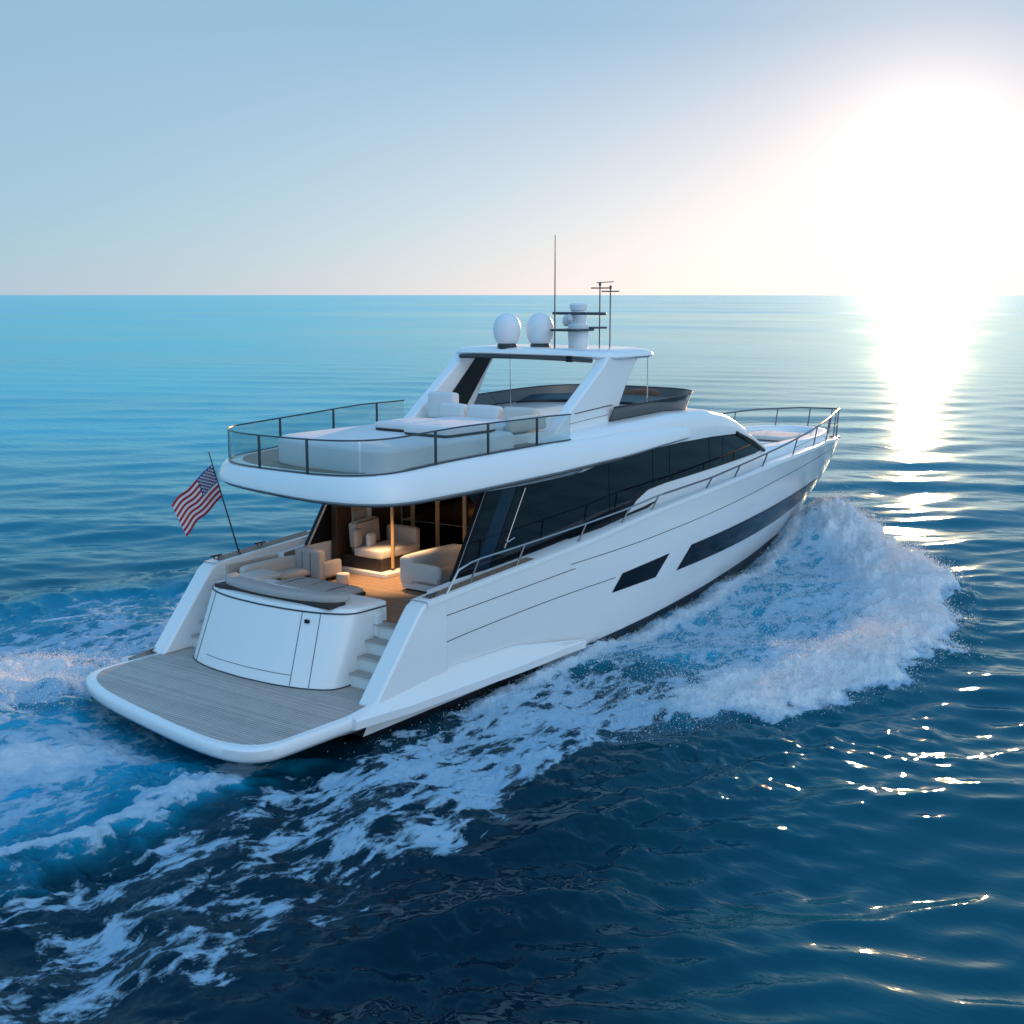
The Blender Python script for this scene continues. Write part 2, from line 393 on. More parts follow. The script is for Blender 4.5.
    for sd in (-1, 1):
        rows = []
        for i in range(30):
            x = 4.15 + (8.95 - 4.15) * i / 29
            rows.append([(x, sd * (bsheer(x) - 0.4), zs(x) - 0.05), (x, sd * 2.55, zs(x) - 0.02)])
        if sd > 0: rows = [[(x + 0.95 * (8.95 - x) / 4.8, y, z) for x, y, z in r] for r in rows]
        rows2 = [[(rows[0][0][0] - .1, sd * (bsheer(4.1) - .4), 1.8), (rows[0][0][0] - .1, sd * 2.55, 1.8)]] + rows
        MB().grid(rows2).build('side_deck', M['white2'], yacht)
    MB().box((3.42, -2.98, 1.72), (8.9, 2.98, 1.80)).build('cockpit_deck', M['teak'], yacht, smooth=False)
    # ---- swim platform
    def plat(ins, cx=-0.92, n=3.6):
        hp = []
        W_ = 3.20 - ins
        for i in range(25):
            th = math.pi / 2 * i / 24
            y = W_ * math.sin(th) ** (2 / n); x = cx + ins + 1.25 * (1 - math.cos(th) ** (2 / n)); x += 0.0
            hp.append((x, y))
        right = hp + [(2.1, W_), (3.5, W_)]
        full = [(x, -y) for x, y in right[::-1]] + right[1:]
        return [(x + 0.17 * y * (1 - smooth(x, 0.3, 2.0)), y - 0.10) for x, y in full]
    def ringz(pl, z): return [(x, y, z) for x, y in pl]
    rows = [ringz(plat(0.10), 0.705), ringz(plat(0.035), 0.700), ringz(plat(0.0), 0.665), ringz(plat(0.0), 0.52), ringz(plat(0.05), 0.44), ringz(plat(0.5), 0.36)]
    sp = MB().grid(rows).cap(rows[0]).cap(rows[-1], True).build('swim_platform', M['white'], yacht, angle=50)
    rows = [ringz(plat(0.17), 0.7085), ringz(plat(0.17), 0.60)]
    MB().grid(rows).cap(rows[0]).build('teak_deck', M['teak_grey'], sp, smooth=False)
    # ---- transom block with garage door
    def trans(z, out=0.0):
        t = (z - 0.7) / 1.5; xa = 1.68 + 0.62 * t - out; W_ = 2.10 - 0.02 * t + out; n = 5.0; pts = []
        for i in range(-24, 25):
            th = math.pi / 2 * i / 24; s = math.copysign(abs(math.sin(th)) ** (2 / n), th)
            y = W_ * s; x = xa + 0.62 * (1 - abs(math.cos(th)) ** (2 / n)) + 0.34 * (abs(y) / W_) ** 2
            pts.append((x, 0.22 + y, z))
        return [(3.7, pts[0][1], z)] + pts + [(3.7, pts[-1][1], z)]
    zz = [0.71, 0.76, 0.9, 1.2, 1.5, 1.8, 2.05, 2.10]
    rows = [trans(z) for z in zz]; top = [trans(2.18, -0.02), trans(2.20, -0.08)]
    tr = MB().grid(rows + top).cap(top[-1]).build('transom_block', M['white'], yacht, angle=40)
    rr = [trans(z, 0.012) for z in (2.085, 2.115)]
    MB().grid(rr).build('dark_trim', M['line'], tr)
    rr = [trans(z, 0.012) for z in (0.712, 0.735)]
    MB().grid(rr).build('dark_trim', M['line'], tr)
    def tpt(y, z, out=0.012):
        r = trans(z, out)[1:-1]; return (float(np.interp(y, [p[1] for p in r], [p[0] for p in r])), y, z)
    for y in (1.88, -1.02, -1.42):
        MB().tube([tpt(y + (0.10 if y < 0 else -.04) * (z - .72), z, 0.004) for z in np.linspace(0.74, 2.08, 10)], 0.007, 5).build('panel_gap', M['line'], tr)
    MB().tube([tpt(y, 0.93, 0.004) for y in np.linspace(1.5, -0.98, 16)], 0.006, 5).build('panel_gap', M['line'], tr)
    p = tpt(-1.05, 1.93, 0.02); MB().box((p[0] - .03, p[1] - .05, p[2] - .035), (p[0] + .03, p[1] + .05, p[2] + .035)).build('latch', M['frame'], tr, bevel=0.01)
    # ---- stairs
    for sd, y0, y1 in ((-1, -2.82, -1.87), (1, 2.30, 2.82)):
        stp = MB()
        for i in range(4):
            x = 2.62 + 0.24 * i; z = 0.7 + 0.275 * (i + 1) - 0.03
            stp.box((x, y0, 0.69 if i == 0 else z - 0.275), (x + (0.241 if i < 3 else 0.3), y1, z))
        st = stp.build('stair', M['white2'], yacht, smooth=False)
        for i in range(4):
            x = 2.62 + 0.24 * i; z = 0.7 + 0.275 * (i + 1) - 0.03
            MB().box((x - 0.05, y0 + 0.02, z + 0.002), (x + 0.235, y1 - 0.02, z + 0.034)).build('tread', M['teak_grey'], st, bevel=0.008, seg=2)
    MB().box((3.30, -1.98, 1.55), (3.46, -1.86, 2.0)).build('stair_newel', M['white'], yacht, bevel=0.02)

    # ---- deckhouse sides
    GT_X = [4.5, 7.2, 9.0, 9.8, 10.9, 12.2, 13.6, 15.5, 17.2, 19.0]; GT_Z = [4.22, 4.18, 4.20, 4.29, 4.41, 4.49, 4.53, 4.50, 4.42, 3.82]
    def gtop(x): return interp(x, GT_X, GT_Z)
    def aft_x(z, sd=-1): return 4.42 + (z - 1.8) * 0.66 + (0.95 if sd > 0 else 0.0)
    def wall(x, z, sd, out=0.0):
        return (x, sd * (w_house(x) + 0.03 * (3.2 - z) + out), z)
    for sd in (-1, 1):
        rows = []
        for t in np.linspace(0, 1, 9):
            row = []
            for s in np.linspace(0, 1, 60):
                xr = 4.42 + s * (19.2 - 4.42)
                zl = 1.8 if xr < 9 else zs(xr) - 0.15
                z = zl + t * (gtop(xr) + 0.18 - zl); x = aft_x(z, sd) + s * (19.2 - aft_x(z, sd))
                row.append((x, z))
            rows.append(row)
        mb = MB().grid([[wall(x, z, sd) for x, z in r] for r in rows]); mb.grid([[wall(x, z, sd, -0.09) for x, z in r] for r in rows])
        mb.grid([[wall(x, z, sd) for x, z in [r[0] for r in rows]], [wall(x, z, sd, -0.09) for x, z in [r[0] for r in rows]]])
        mb.build('deckhouse_side', M['white'], yacht, angle=50)
        MB().grid([[wall(aft_x(z, sd) + 0.06 + s * (8.85 - aft_x(z, sd) - 0.06), z, sd, -0.10) for s in (0, .5, 1)] for z in (2.48, 3.0, 3.6, 4.2)]).build('wing_lining', M['frame'], yacht)
        MB().grid([[(aft_x(z, sd) - 0.006, wall(aft_x(z, sd), z, sd, o_)[1], z) for o_ in (0.012, -0.095)] for z in (2.46, 3.0, 3.6, 4.25)]).build('wing_edge', M['frame'], yacht)
        # glazing band
        GB_X = [4.5, 6.0, 10.8, 11.25, 11.9, 13.0, 14.0, 16.2, 18.7, 19.0]; GB_Z = [2.50, 2.54, 2.66, 2.90, 3.42, 3.52, 3.56, 3.66, 3.76, 3.80]
        def gb(x): return interp(x, GB_X, GB_Z)
        def glaze(name, x0, x1, out, mat, parent, mz=0.0, rake=False):
            rows = []
            for t in np.linspace(0, 1, 7):
                row = []
                for s in np.linspace(0, 1, 30):
                    xq = x0 + s * (x1 - x0); b_, t_ = gb(xq) + mz, gtop(xq) - mz
                    z = b_ + t * (t_ - b_); x = xq
                    if rake: x = x0 + (z - 2.5) * 0.66 + s * (x1 - x0 - (z - 2.5) * (0.66 - (0.66 if rake == 2 else 0)))
                    row.append(wall(x, z, sd, out))
                rows.append(row)
            return MB().grid(rows).build(name, mat, parent)
        px_ = 0.95 if sd > 0 else 0.0
        fr = glaze('window_band', 4.90 + px_, 18.98, 0.008, M['frame'], yacht, 0.0, 1)
        # aft wing pane: raked both ends, blue tinted strip beside it
        glaze('wing_pane', 4.98 + px_, 5.50 + px_, 0.016, M['darkglass'], fr, 0.03, 2)
        glaze('wing_pane', 5.50 + px_, 5.98 + px_, 0.016, M['blueglass'], fr, 0.03, 2)
        # first long pane has a raked aft edge
        rows = []
        for t in np.linspace(0, 1, 7):
            row = []
            for s in np.linspace(0, 1, 30):
                xb = 6.02 + px_ + s * (10.68 - 6.02 - px_); b_, t_ = gb(xb) + .03, gtop(xb) - .03; z = b_ + t * (t_ - b_); xa = 6.02 + px_ + (z - 2.5) * 0.66
                row.append(wall(xa + s * (10.68 - xa), z, sd, 0.016))
            rows.append(row)
        MB().grid(rows).build('side_window', M['darkglass'], fr)
        for a, b in ((10.71, 12.68), (12.71, 13.48), (13.52, 15.58), (15.62, 16.38), (16.41, 18.85)):
            glaze('side_window', a, b, 0.016, M['darkglass'], fr, 0.03)
        MB().grid([[wall(x, z + (t * (zt - z)), sd, 0.012) for x, z, zt in ((10.85, 2.70, 2.90), (11.5, 2.80, 2.98), (12.2, 2.93, 3.05), (12.9, 3.12, 3.14))] for t in (0, .5, 1)]).build('side_window', M['darkglass'], yacht)
        MB().tube([wall(6.3 + px_ + 0.66 * (z - 2.5), z, sd, 0.03) for z in (2.9, 3.5, 4.1)], 0.012, 6).build('door_trim', M['steel'], fr)
        MB().tube([wall(6.62 + px_, 3.02, sd, 0.05), wall(6.9 + px_, 3.08, sd, 0.05)], 0.016, 6).build('door_handle', M['steel'], fr)
        MB().tube([(x, sd * (w_house(x) + 0.10), gtop(x) + 0.03) for x in np.linspace(5.0, 9.4, 24)], 0.022, 6).build('chrome_trim', M['steel'], yacht)
    # ---- flybridge slab
    def slab(XA, W_, A, n, XF, WF):
        hp = []
        for i in range(33):
            th = math.pi / 2 * i / 32; hp.append((XA + A * (1 - math.cos(th) ** (2 / n)), W_ * math.sin(th) ** (2 / n)))
        x0 = XA + A
        for i in range(1, 41):
            x = x0 + (XF - x0) * i / 40; y = W_ + (WF - W_) * smooth(x, 11.0, XF) ; hp.append((x, y))
        full = [(x, -y) for x, y in hp[::-1]] + hp[1:]
        return [(x + 0.17 * y * (1 - smooth(x, 3.0, 6.0)), y) for x, y in full]
    def ztop(x, y=0):
        return interp(x, [2, 4, 8, 11, 14], [4.74, 4.83, 5.00, 5.02, 4.94]) - 0.035 * y * (1 - smooth(x, 4, 9))
    def zbot(x): return interp(x, [2, 5, 8, 10.5, 12, 14], [4.31, 4.31, 4.36, 4.44, 4.52, 4.60])
    S_top = slab(2.55, 2.84, 1.5, 3.0, 13.7, 2.86); S_mid = slab(2.36, 3.09, 1.7, 2.8, 13.9, 2.98); S_low = slab(2.48, 3.01, 1.7, 2.8, 13.8, 2.9); S_in = slab(3.0, 2.62, 1.5, 2.8, 13.4, 2.5)
    rings = [[(x, y, ztop(x, y)) for x, y in slab(2.75, 2.7, 1.5, 3.0, 13.4, 2.7)], [(x, y, ztop(x, y)) for x, y in S_top],
             [(x, y, ztop(x, y) - 0.05) for x, y in slab(2.49, 2.92, 1.6, 2.9, 13.8, 2.92)],
             [(x, y, zbot(x) + 0.16) for x, y in S_mid], [(x, y, zbot(x) + 0.07) for x, y in S_mid], [(x, y, zbot(x)) for x, y in S_low], [(x, y, zbot(x) - 0.08) for x, y in S_in]]
    mb = MB().grid(rings); nh = len(S_top)
    for rg, fl in ((rings[0], False), (rings[-1], True)):
        h = nh // 2; mb.grid([[rg[h - i], rg[h + i]] for i in range(h + 1)])
    mb.grid([[rings[i][0] for i in range(7)], [rings[i][-1] for i in range(7)]])
    fly = mb.build('flybridge_deck', M['white'], yacht, angle=40)
    MB().tube([(x, y, zbot(x) - 0.004) for x, y in slab(2.475, 3.015, 1.7, 2.8, 10.5, 3.06)], 0.016, 5).build('dark_trim', M['line'], fly)
    fl = slab(2.9, 2.6, 1.5, 3.0, 9.0, 2.6); rg = [(x, y, ztop(x, y) + 0.006) for x, y in fl]; h = len(fl) // 2
    MB().grid([[rg[h - i], rg[h + i]] for i in range(h + 1)]).build('teak_floor', M['teak'], fly, smooth=False)
    # coach roof that carries the arch and falls to the windscreen
    CR_X = [7.6, 9.0, 10.8, 13.5, 15.5, 16.6, 17.4, 18.2]; CR_T = [4.98, 5.12, 5.22, 5.30, 5.22, 5.04, 4.80, 4.50]
    rows = []
    for x in np.linspace(7.6, 18.1, 60):
        w = min(2.93, w_house(x) + 0.30) - 0.30 * smooth(x, 13, 18); zt = interp(x, CR_X, CR_T); zl = 4.5 if x < 11.8 else min(gtop(x) + 0.02, zt - 0.05)
        sec = [(-w + 0.02, zl), (-w, zl + 0.35 * (zt - zl)), (-w + 0.05, zl + 0.72 * (zt - zl)), (-w + 0.16, zl + 0.93 * (zt - zl)), (-w + 0.36, zt), (-w * 0.5, zt + 0.03), (0, zt + 0.05)]
        sec += [(-a, b) for a, b in sec[:-1][::-1]]; rows.append([(x, a, b) for a, b in sec])
    MB().grid(rows).cap(rows[0]).cap(rows[-1], True).build('coach_roof', M['white'], yacht, angle=50)
    # windscreen and front of the house
    rows = []
    for t in np.linspace(0, 1, 6):
        row = []
        for s in np.linspace(-1, 1, 21):
            xt = 18.0 - 0.1 * s * s; xb = 20.6 - 1.3 * s * s; wt = w_house(17.9) - .15; wb = w_house(19.3)
            row.append((xt + (xb - xt) * t, s * (wt + (wb - wt) * t), 4.50 + (3.74 - 4.50) * t - 0.05 * s * s))
        rows.append(row)
    MB().grid(rows).build('windscreen', M['darkglass'], yacht)
    for sd in (-1, 1):
        MB().tube([(17.15, sd * (w_house(17.1) + .03), 4.47), (18.2, sd * (w_house(18.2) + .03), 4.16), (19.2, sd * (w_house(19.2) + .02), 3.78)], 0.05, 8).build('windscreen_pillar', M['frame'], yacht)
        MB().tube([(17.2, sd * (w_house(17.2) - .08), 4.55), (18.4, sd * (w_house(18.3) - .10), 4.22), (19.5, sd * (w_house(19.4) - .12), 3.80)], 0.07, 8).build('windscreen_pillar', M['white'], yacht)
    # trunk cabin and lounge on the foredeck
    def trunk(ins, z):
        pts = []
        for i in range(48):
            th = 2 * math.pi * i / 48; c, s = math.cos(th), math.sin(th)
            pts.append((22.6 + (4.6 - ins) * math.copysign(abs(c) ** 0.75, c), (1.95 - ins) * math.copysign(abs(s) ** 0.75, s) * (1 - 0.16 * c), z))
        return pts
    rows = [trunk(-0.12, 3.3), trunk(-0.05, 3.62), trunk(0.02, 3.70), trunk(0.10, 3.72), trunk(0.42, 3.72), trunk(0.48, 3.69), trunk(0.55, 3.50)]
    MB().grid(rows, wrap=True).cap(rows[-1]).build('foredeck_lounge', M['white'], yacht, angle=50)
    for sx, lx in ((21.0, 1.9), (23.6, 2.4)):
        pass
    # ---- flybridge balustrade
    railP = slab(2.62, 2.77, 1.5, 3.0, 9.5, 2.77)
    while railP[1][0] > 8.7: railP = railP[1:]
    rp = []
    cum = [0.0]
    for a, b in zip(railP, railP[1:]): cum.append(cum[-1] + math.hypot(b[0] - a[0], b[1] - a[1]))
    def rail_at(s): return (interp(s, cum, [p[0] for p in railP]), interp(s, cum, [p[1] for p in railP]))
    def rail_h(x): return interp(x, [2, 5, 9], [0.68, 0.66, 0.58])
    bal = MB().tube([(*rail_at(s), ztop(*rail_at(s)) + rail_h(rail_at(s)[0])) for s in np.linspace(0, cum[-1], 140)], 0.017, 8).build('glass_balustrade', M['darksteel'], yacht)
    MB().tube([(*rail_at(s), ztop(*rail_at(s)) + 0.02) for s in np.linspace(0, cum[-1], 140)], 0.018, 6).build('base_rail', M['darksteel'], bal)
    T = cum[-1]
    sposts = []
    def s_of(pred): return min(np.linspace(0, T, 1500), key=lambda s: pred(*rail_at(s)))
    for (px, py) in ((7.55, -3), (5.85, -3), (4.2, -3), (2.5, -1.0), (2.7, 0.65), (3.5, 2.5), (5.3, 3), (7.0, 3), (8.5, 3)):
        sposts.append(s_of(lambda x, y: (x - px) ** 2 + (y - py) ** 2))
    for s in sposts:
        x, y = rail_at(s); MB().box((x - .022, y - .022, ztop(x, y) - 0.05), (x + .022, y + .022, ztop(x, y) + rail_h(x))).build('post', M['darksteel'], bal, bevel=.006, seg=2)
    bounds = [0.0] + sposts + [T]
    extra = s_of(lambda x, y: (x - 2.75) ** 2 + (y + 2.2) ** 2); bounds = sorted(bounds + [extra])
    for a, b in zip(bounds, bounds[1:]):
        rows = []
        ss = np.linspace(a + 0.02, b - 0.02, 16)
        ring = []
        for s in ss:
            x, y = rail_at(s); x2, y2 = rail_at(min(T, s + .01)); x1, y1 = rail_at(max(0, s - .01)); l = math.hypot(x2 - x1, y2 - y1); nx, ny = -(y2 - y1) / l * .005, (x2 - x1) / l * .005
            zb_, zt_ = ztop(x, y) + 0.03, ztop(x, y) + rail_h(x) - 0.012
            ring.append([(x + nx, y + ny, zb_), (x + nx, y + ny, zt_), (x - nx, y - ny, zt_), (x - nx, y - ny, zb_)])
        MB().grid(ring, wrap=True).cap(ring[0]).cap(ring[-1], True).build('glass_pane', M['glass'], bal, smooth=False)
    # lounge plinth on the flybridge
    def lounge(ins, z): return [(x, y - 0.72, z + 0.0) for x, y in slab(3.05 + ins, 1.84 - ins, 0.9, 4.0, 7.0, 1.84 - ins)]
    rows = [lounge(0, 4.80), lounge(0, 5.24), lounge(0.03, 5.30), lounge(0.10, 5.33)]
    mb = MB().grid(rows); mb.cap(rows[-1]); mb.grid([[r[0] for r in rows], [r[-1] for r in rows]])
    MB.build(mb, 'lounge_plinth', M['white_cushion'], yacht, angle=50)

    # ---- wind deflector round the flybridge helm
    def defl(o, z0, flare):
        pts = []
        for i in range(61):
            t = -1 + 2 * i / 60
            th = t * math.pi / 2
            s = math.copysign(abs(math.sin(th)) ** 0.62, th); c = abs(math.cos(th)) ** 0.62
            pts.append((13.0 + (3.1 + o) * c, (2.36 + o) * s))
        pts = [(11.05, -2.36 - o)] + [(11.8, -2.36 - o)] + pts + [(11.8, 2.36 + o), (11.05, 2.36 + o)]
        return pts
    b0 = defl(0.0, 0, 0); b1 = defl(0.14, 0, 0)
    def dz(x): return interp(x, CR_X, CR_T)
    lo = [(x, y, dz(x) - 0.02) for x, y in b0]; hi = [(x, y, 5.57 + 0.10 * smooth(x, 11, 16)) for x, y in b1]
    lo2 = [(x, y, dz(x) - 0.02) for x, y in defl(-0.02, 0, 0)]; hi2 = [(x, y, 5.57 + 0.10 * smooth(x, 11, 16)) for x, y in defl(0.12, 0, 0)]
    wd = MB().grid([lo, hi, hi2, lo2]).build('wind_deflector', M['bronze'], yacht, angle=40)
    MB().tube([(x, y, z + 0.008) for x, y, z in hi], 0.022, 6).build('top_edge', M['frame'], wd)
    MB().tube([(x, y, z + 0.03) for x, y, z in lo], 0.025, 6).build('base_edge', M['frame'], wd)
    for i in (18, len(lo) - 19):
        MB().tube([lo[i], hi[i]], 0.014, 6).build('frame_bar', M['frame'], wd)
    # helm dash inside the deflector
    rows = []
    for t, z in ((0.0, 5.12), (0.06, 5.46), (0.30, 5.50), (0.75, 5.36), (0.80, 5.12)):
        rows.append([(x - (t * 1.6) * (x > 12.5), y * (0.96 - 0.05 * t), z) for x, y in defl(-0.08, 0, 0)[8:-8]])
    MB().grid(rows).build('helm_dash', M['frame'], yacht)
    # ---- hardtop on raked legs
    for sd in (-1, 1):
        poly = [(8.5, 4.90), (11.05, 4.95), (11.55, 5.60), (12.0, 6.30), (12.4, 6.70), (12.4, 6.80), (11.05, 6.80), (10.75, 6.50), (9.78, 5.82)]
        leg = MB().prism(poly, sd * 2.02, sd * 2.33).build('arch_leg', M['white'], yacht, bevel=0.05, seg=4)
        MB().prism([(10.0, 5.35), (10.98, 5.35), (12.1, 6.60), (11.45, 6.60)], sd * 1.97, sd * 2.025).build('dark_inset', M['frame'], leg, bevel=.01)
        MB().tube([(9.62, sd * 2.335, 5.52), (11.2, sd * 2.335, 5.62)], 0.012, 5).build('panel_gap', M['line'], leg)
        MB().tube([(9.42, sd * 2.335, 5.30), (11.05, sd * 2.335, 5.40)], 0.005, 5).build('panel_gap', M['line'], leg)
    def htp(ins, z):
        pts = []
        for i in range(56):
            th = 2 * math.pi * (i + .5) / 56; c, s = math.cos(th), math.sin(th)
            x = 12.05 + (1.30 - ins) * math.copysign(abs(c) ** 0.45, c); y = (2.46 - ins) * math.copysign(abs(s) ** 0.30, s)
            pts.append((x + (0.25 if c > 0 else 0) * (1 - (y / 2.5) ** 2), y, z - 0.05 * (y / 2.5) ** 2))
        return pts
    rows = [htp(0.35, 6.70), htp(0.08, 6.73), htp(0, 6.79), htp(0.03, 6.86), htp(0.14, 6.91), htp(0.5, 6.94)]
    ht = MB().grid(rows, wrap=True).cap(rows[0], True).cap(rows[-1]).build('hardtop', M['white'], yacht, angle=50)
    MB().tube([(10.80, y, 6.70 - 0.03 * (y / 2.0) ** 2) for y in np.linspace(-2.0, 2.0, 13)], 0.055, 10).build('awning_roller', M['darksteel'], ht)
    MB().box((10.73, -1.45, 6.62), (10.86, -1.3, 6.76)).build('roller_bracket', M['frame'], ht, bevel=.01)
    for y in (-1.3, 0.1):
        pass
    MB().tube([(13.1, -2.15, 6.76), (13.12, -2.15, 5.3)], 0.014, 6).build('hardtop_stay', M['steel'], ht)
    MB().tube([(13.1, 2.15, 6.76), (13.12, 2.15, 5.3)], 0.014, 6).build('hardtop_stay', M['steel'], ht)
    # radomes, mast, aerials
    for (x, y) in ((11.06, 0.70), (11.63, 0.10)):
        rd = MB().lathe([(0.21, 0.0), (0.26, 0.03), (0.325, 0.16), (0.35, 0.32), (0.345, 0.44), (0.305, 0.57), (0.235, 0.67), (0.14, 0.73), (0.05, 0.752), (0.004, 0.756)], (x, y, 7.0), 32).build('radome', M['radome'], yacht, angle=80)
        MB().lathe([(0.23, -0.17), (0.25, -0.03), (0.23, 0.0), (0.2, 0.025)], (x, y, 7.0), 24).build('radome_base', M['darksteel'], rd)
    mast = MB().lathe([(0.25, 0.0), (0.24, 0.1), (0.25, 0.3), (0.25, 0.33), (0.26, 0.36), (0.26, 0.62), (0.20, 0.66), (0.19, 0.70)], (12.0, -0.8, 6.84), 24).build('radar_mast', M['radome'], yacht, angle=40)
    MB().lathe([(0.16, 0), (0.20, 0.02), (0.21, 0.22), (0.18, 0.24), (0.17, 0.30), (0.21, .34), (0.22, 0.46), (0.16, 0.50)], (12.0, -0.8, 7.5), 24).build('mast_head', M['radome'], mast, angle=40)
    MB().box((11.62, -1.80, 7.72), (11.74, -0.26, 7.79)).build('radar_scanner', M['darksteel'], mast, bevel=.03)
    MB().tube([(11.68, -0.78, 7.6), (11.68, -0.78, 7.74)], 0.06, 10).build('scanner_pivot', M['radome'], mast)
    MB().box((11.4, -1.15, 7.32), (12.2, -0.35, 7.38)).build('mast_shelf', M['darksteel'], mast, bevel=.02)
    MB().lathe([(0.005, 0.05), (0.12, 0.06), (0.17, 0.16), (0.15, 0.28), (0.08, 0.34), (0.004, 0.35)], (12.05, -0.48, 7.38), 20).build('small_dome', M['radome'], mast, angle=80)
    MB().tube([(12.0, -0.8, 7.40), (12.45, -1.35, 7.40)], 0.03, 6).build('mast_arm', M['darksteel'], mast)
    MB().tube([(11.06, -0.75, 6.82), (11.06, -0.75, 7.5), (11.06, -0.75, 9.62)], [0.024, 0.020, 0.012], 6).build('whip_aerial', M['darksteel'], yacht)
    for (x, y, h) in ((12.35, -1.2, 8.42), (12.75, -1.25, 8.34)):
        pl = MB().tube([(x, y, 6.80), (x, y, h)], 0.018, 6).build('instrument_pole', M['darksteel'], yacht)
        MB().tube([(x - .1, y + 0.2, h - 0.05), (x + .1, y - 0.2, h - 0.05)], 0.018, 6).build('cross_bar', M['darksteel'], pl)
        MB().lathe([(0.02, 0), (0.035, 0.02), (0.03, 0.08), (0.01, 0.1)], (x, y, h), 10).build('wind_sensor', M['darksteel'], pl)
    MB().tube([(12.35, -1.1, 8.50), (12.35, -1.6, 8.52)], 0.012, 6).build('wind_vane', M['darksteel'], pl)
    MB().tube([(10.98, -0.55, 6.9), (11.2, -0.2, 6.9)], 0.03, 6).build('horn', M['steel'], ht)

    # ---- guard rails along the side decks to the bow
    GR_X = [3.95, 4.25, 4.8, 6.6, 8.9, 10.5, 11.9, 14.6, 16.3, 18.2, 21.0, 24.0, 26.5, 28.5, 30.2]
    GR_Z = [2.46, 2.86, 2.99, 3.06, 3.18, 3.28, 3.42, 3.56, 3.70, 3.84, 4.02, 4.18, 4.26, 4.22, 4.10]
    def rail_pt(x, sd): return (x, sd * max(0.0, bsheer(min(x, 30.28)) - 0.10 + 0.06), interp(x, GR_X, GR_Z))
    for sd in (-1, 1):
        xs_ = list(np.linspace(3.95 if sd < 0 else 8.4, 26, 60)) + list(np.linspace(26.3, 30.26, 40))
        gr = MB().tube([rail_pt(x, sd) for x in xs_ if x < 12.2], 0.024, 8).build('guard_rail', M['steel'], yacht)
        MB().tube([rail_pt(x, sd) for x in xs_ if x > 11.8], 0.026, 8).build('bow_rail', M['darkrail'], gr)
        for x in ((4.75, 6.3) if sd < 0 else ()) + (8.6, 10.4, 11.75, 14.45, 16.1, 18.0, 20.6, 23.0, 25.2, 27.2, 28.7, 29.7):
            b = bsheer(x); MB().tube([(x, sd * max(.01, b - 0.10), zs(x) + 0.03), rail_pt(x + 0.22, sd)], 0.022, 6).build('stanchion', M['railsteel'] if x < 12 else M['darkrail'], gr)
        MB().tube([(x, rail_pt(x, sd)[1], 0.5 * (rail_pt(x, sd)[2] + zs(x))) for x in np.linspace(20.6, 30.2, 50)], 0.010, 6).build('middle_wire', M['railsteel'], gr)
    an = MB().box((29.0, -0.16, 3.02), (30.1, 0.16, 3.12)).build('anchor_roller', M['steel'], yacht, bevel=.03)
    MB().lathe([(0.17, 0), (0.15, 0.05), (0.10, 0.10), (0.10, 0.22), (0.15, 0.26), (0.12, 0.32)], (28.3, -0.25, 3.16), 16).build('windlass', M['steel'], yacht)
    MB().lathe([(0.17, 0), (0.15, 0.05), (0.10, 0.10), (0.10, 0.22), (0.15, 0.26), (0.12, 0.32)], (28.3, 0.25, 3.16), 16).build('windlass', M['steel'], yacht)
    for x, sd in ((3.62, 1), (4.9, 1), (3.62, -1), (26.6, -1), (26.6, 1)):
        b = bsheer(x) - 0.12; z = zs(x) + 0.05
        MB().tube([(x - .16, sd * b, z + .07), (x + .16, sd * b, z + .07)], 0.02, 6).tube([(x - .06, sd * b, z), (x - .06, sd * b, z + .07)], .018, 6).tube([(x + .06, sd * b, z), (x + .06, sd * b, z + .07)], .018, 6).build('mooring_cleat', M['darksteel'], yacht)
    MB().tube([(x, bsheer(x) - .10, zs(x) + .07) for x in np.linspace(3.7, 6.4, 14)], 0.014, 6).build('grab_rail', M['steel'], yacht)

    # ---- saloon end of the cockpit
    MB().box((8.92, -2.5, 1.81), (9.02, 2.5, 1.92)).build('door_sill', M['steel'], yacht)
    for y in (2.02, 1.22, 0.36, -0.52, -1.45, -2.2):
        MB().box((8.9, y - .05, 1.80), (9.0, y + .05, 4.21)).build('door_post', M['gold'], yacht, bevel=.01)
    for a, b in ((1.22, 2.02), (0.36, 1.22), (-0.52, 0.36), (-1.45, -0.52), (-2.2, -1.45)):
        MB().box((8.94, a + .06, 1.93), (8.955, b - .06, 4.20)).build('door_pane', M['smoke'], yacht)
    MB().box((9.05, -2.45, 1.78), (13.4, 2.45, 1.83)).build('saloon_floor', M['carpet'], yacht)
    MB().box((13.4, -2.45, 1.83), (13.5, 2.45, 4.3)).build('saloon_end_wall', M['walnut'], yacht)
    for sd in (-1, 1): MB().box((9.05, sd * 2.40, 1.83), (13.4, sd * 2.46, 4.3)).build('saloon_side_lining', M['walnut'], yacht)
    # port wall of the cockpit
    MB().box((6.55, 2.30, 1.80), (7.05, 2.48, 4.22)).build('wall_panel', M['walnut'], yacht, bevel=.01)
    MB().box((7.07, 2.28, 3.15), (7.55, 2.46, 4.22)).build('wall_panel', M['gold'], yacht, bevel=.01)
    MB().box((7.07, 2.26, 1.80), (7.55, 2.46, 3.14)).build('wall_panel', M['beige'], yacht, bevel=.02)
    MB().box((7.57, 2.24, 1.80), (7.70, 2.46, 4.22)).build('wall_post', M['white2'], yacht, bevel=.02)
    MB().box((7.72, 2.40, 1.80), (8.9, 2.47, 4.22)).build('wall_panel', M['walnut'], yacht)
    MB().box((3.60, 2.74, 1.80), (6.6, 2.79, 2.36)).build('cockpit_lining', M['beige'], yacht, bevel=.02)
    MB().box((6.90, 0.86, 1.95), (6.96, 0.92, 4.22)).build('awning_post', M['gold'], yacht, bevel=.012)
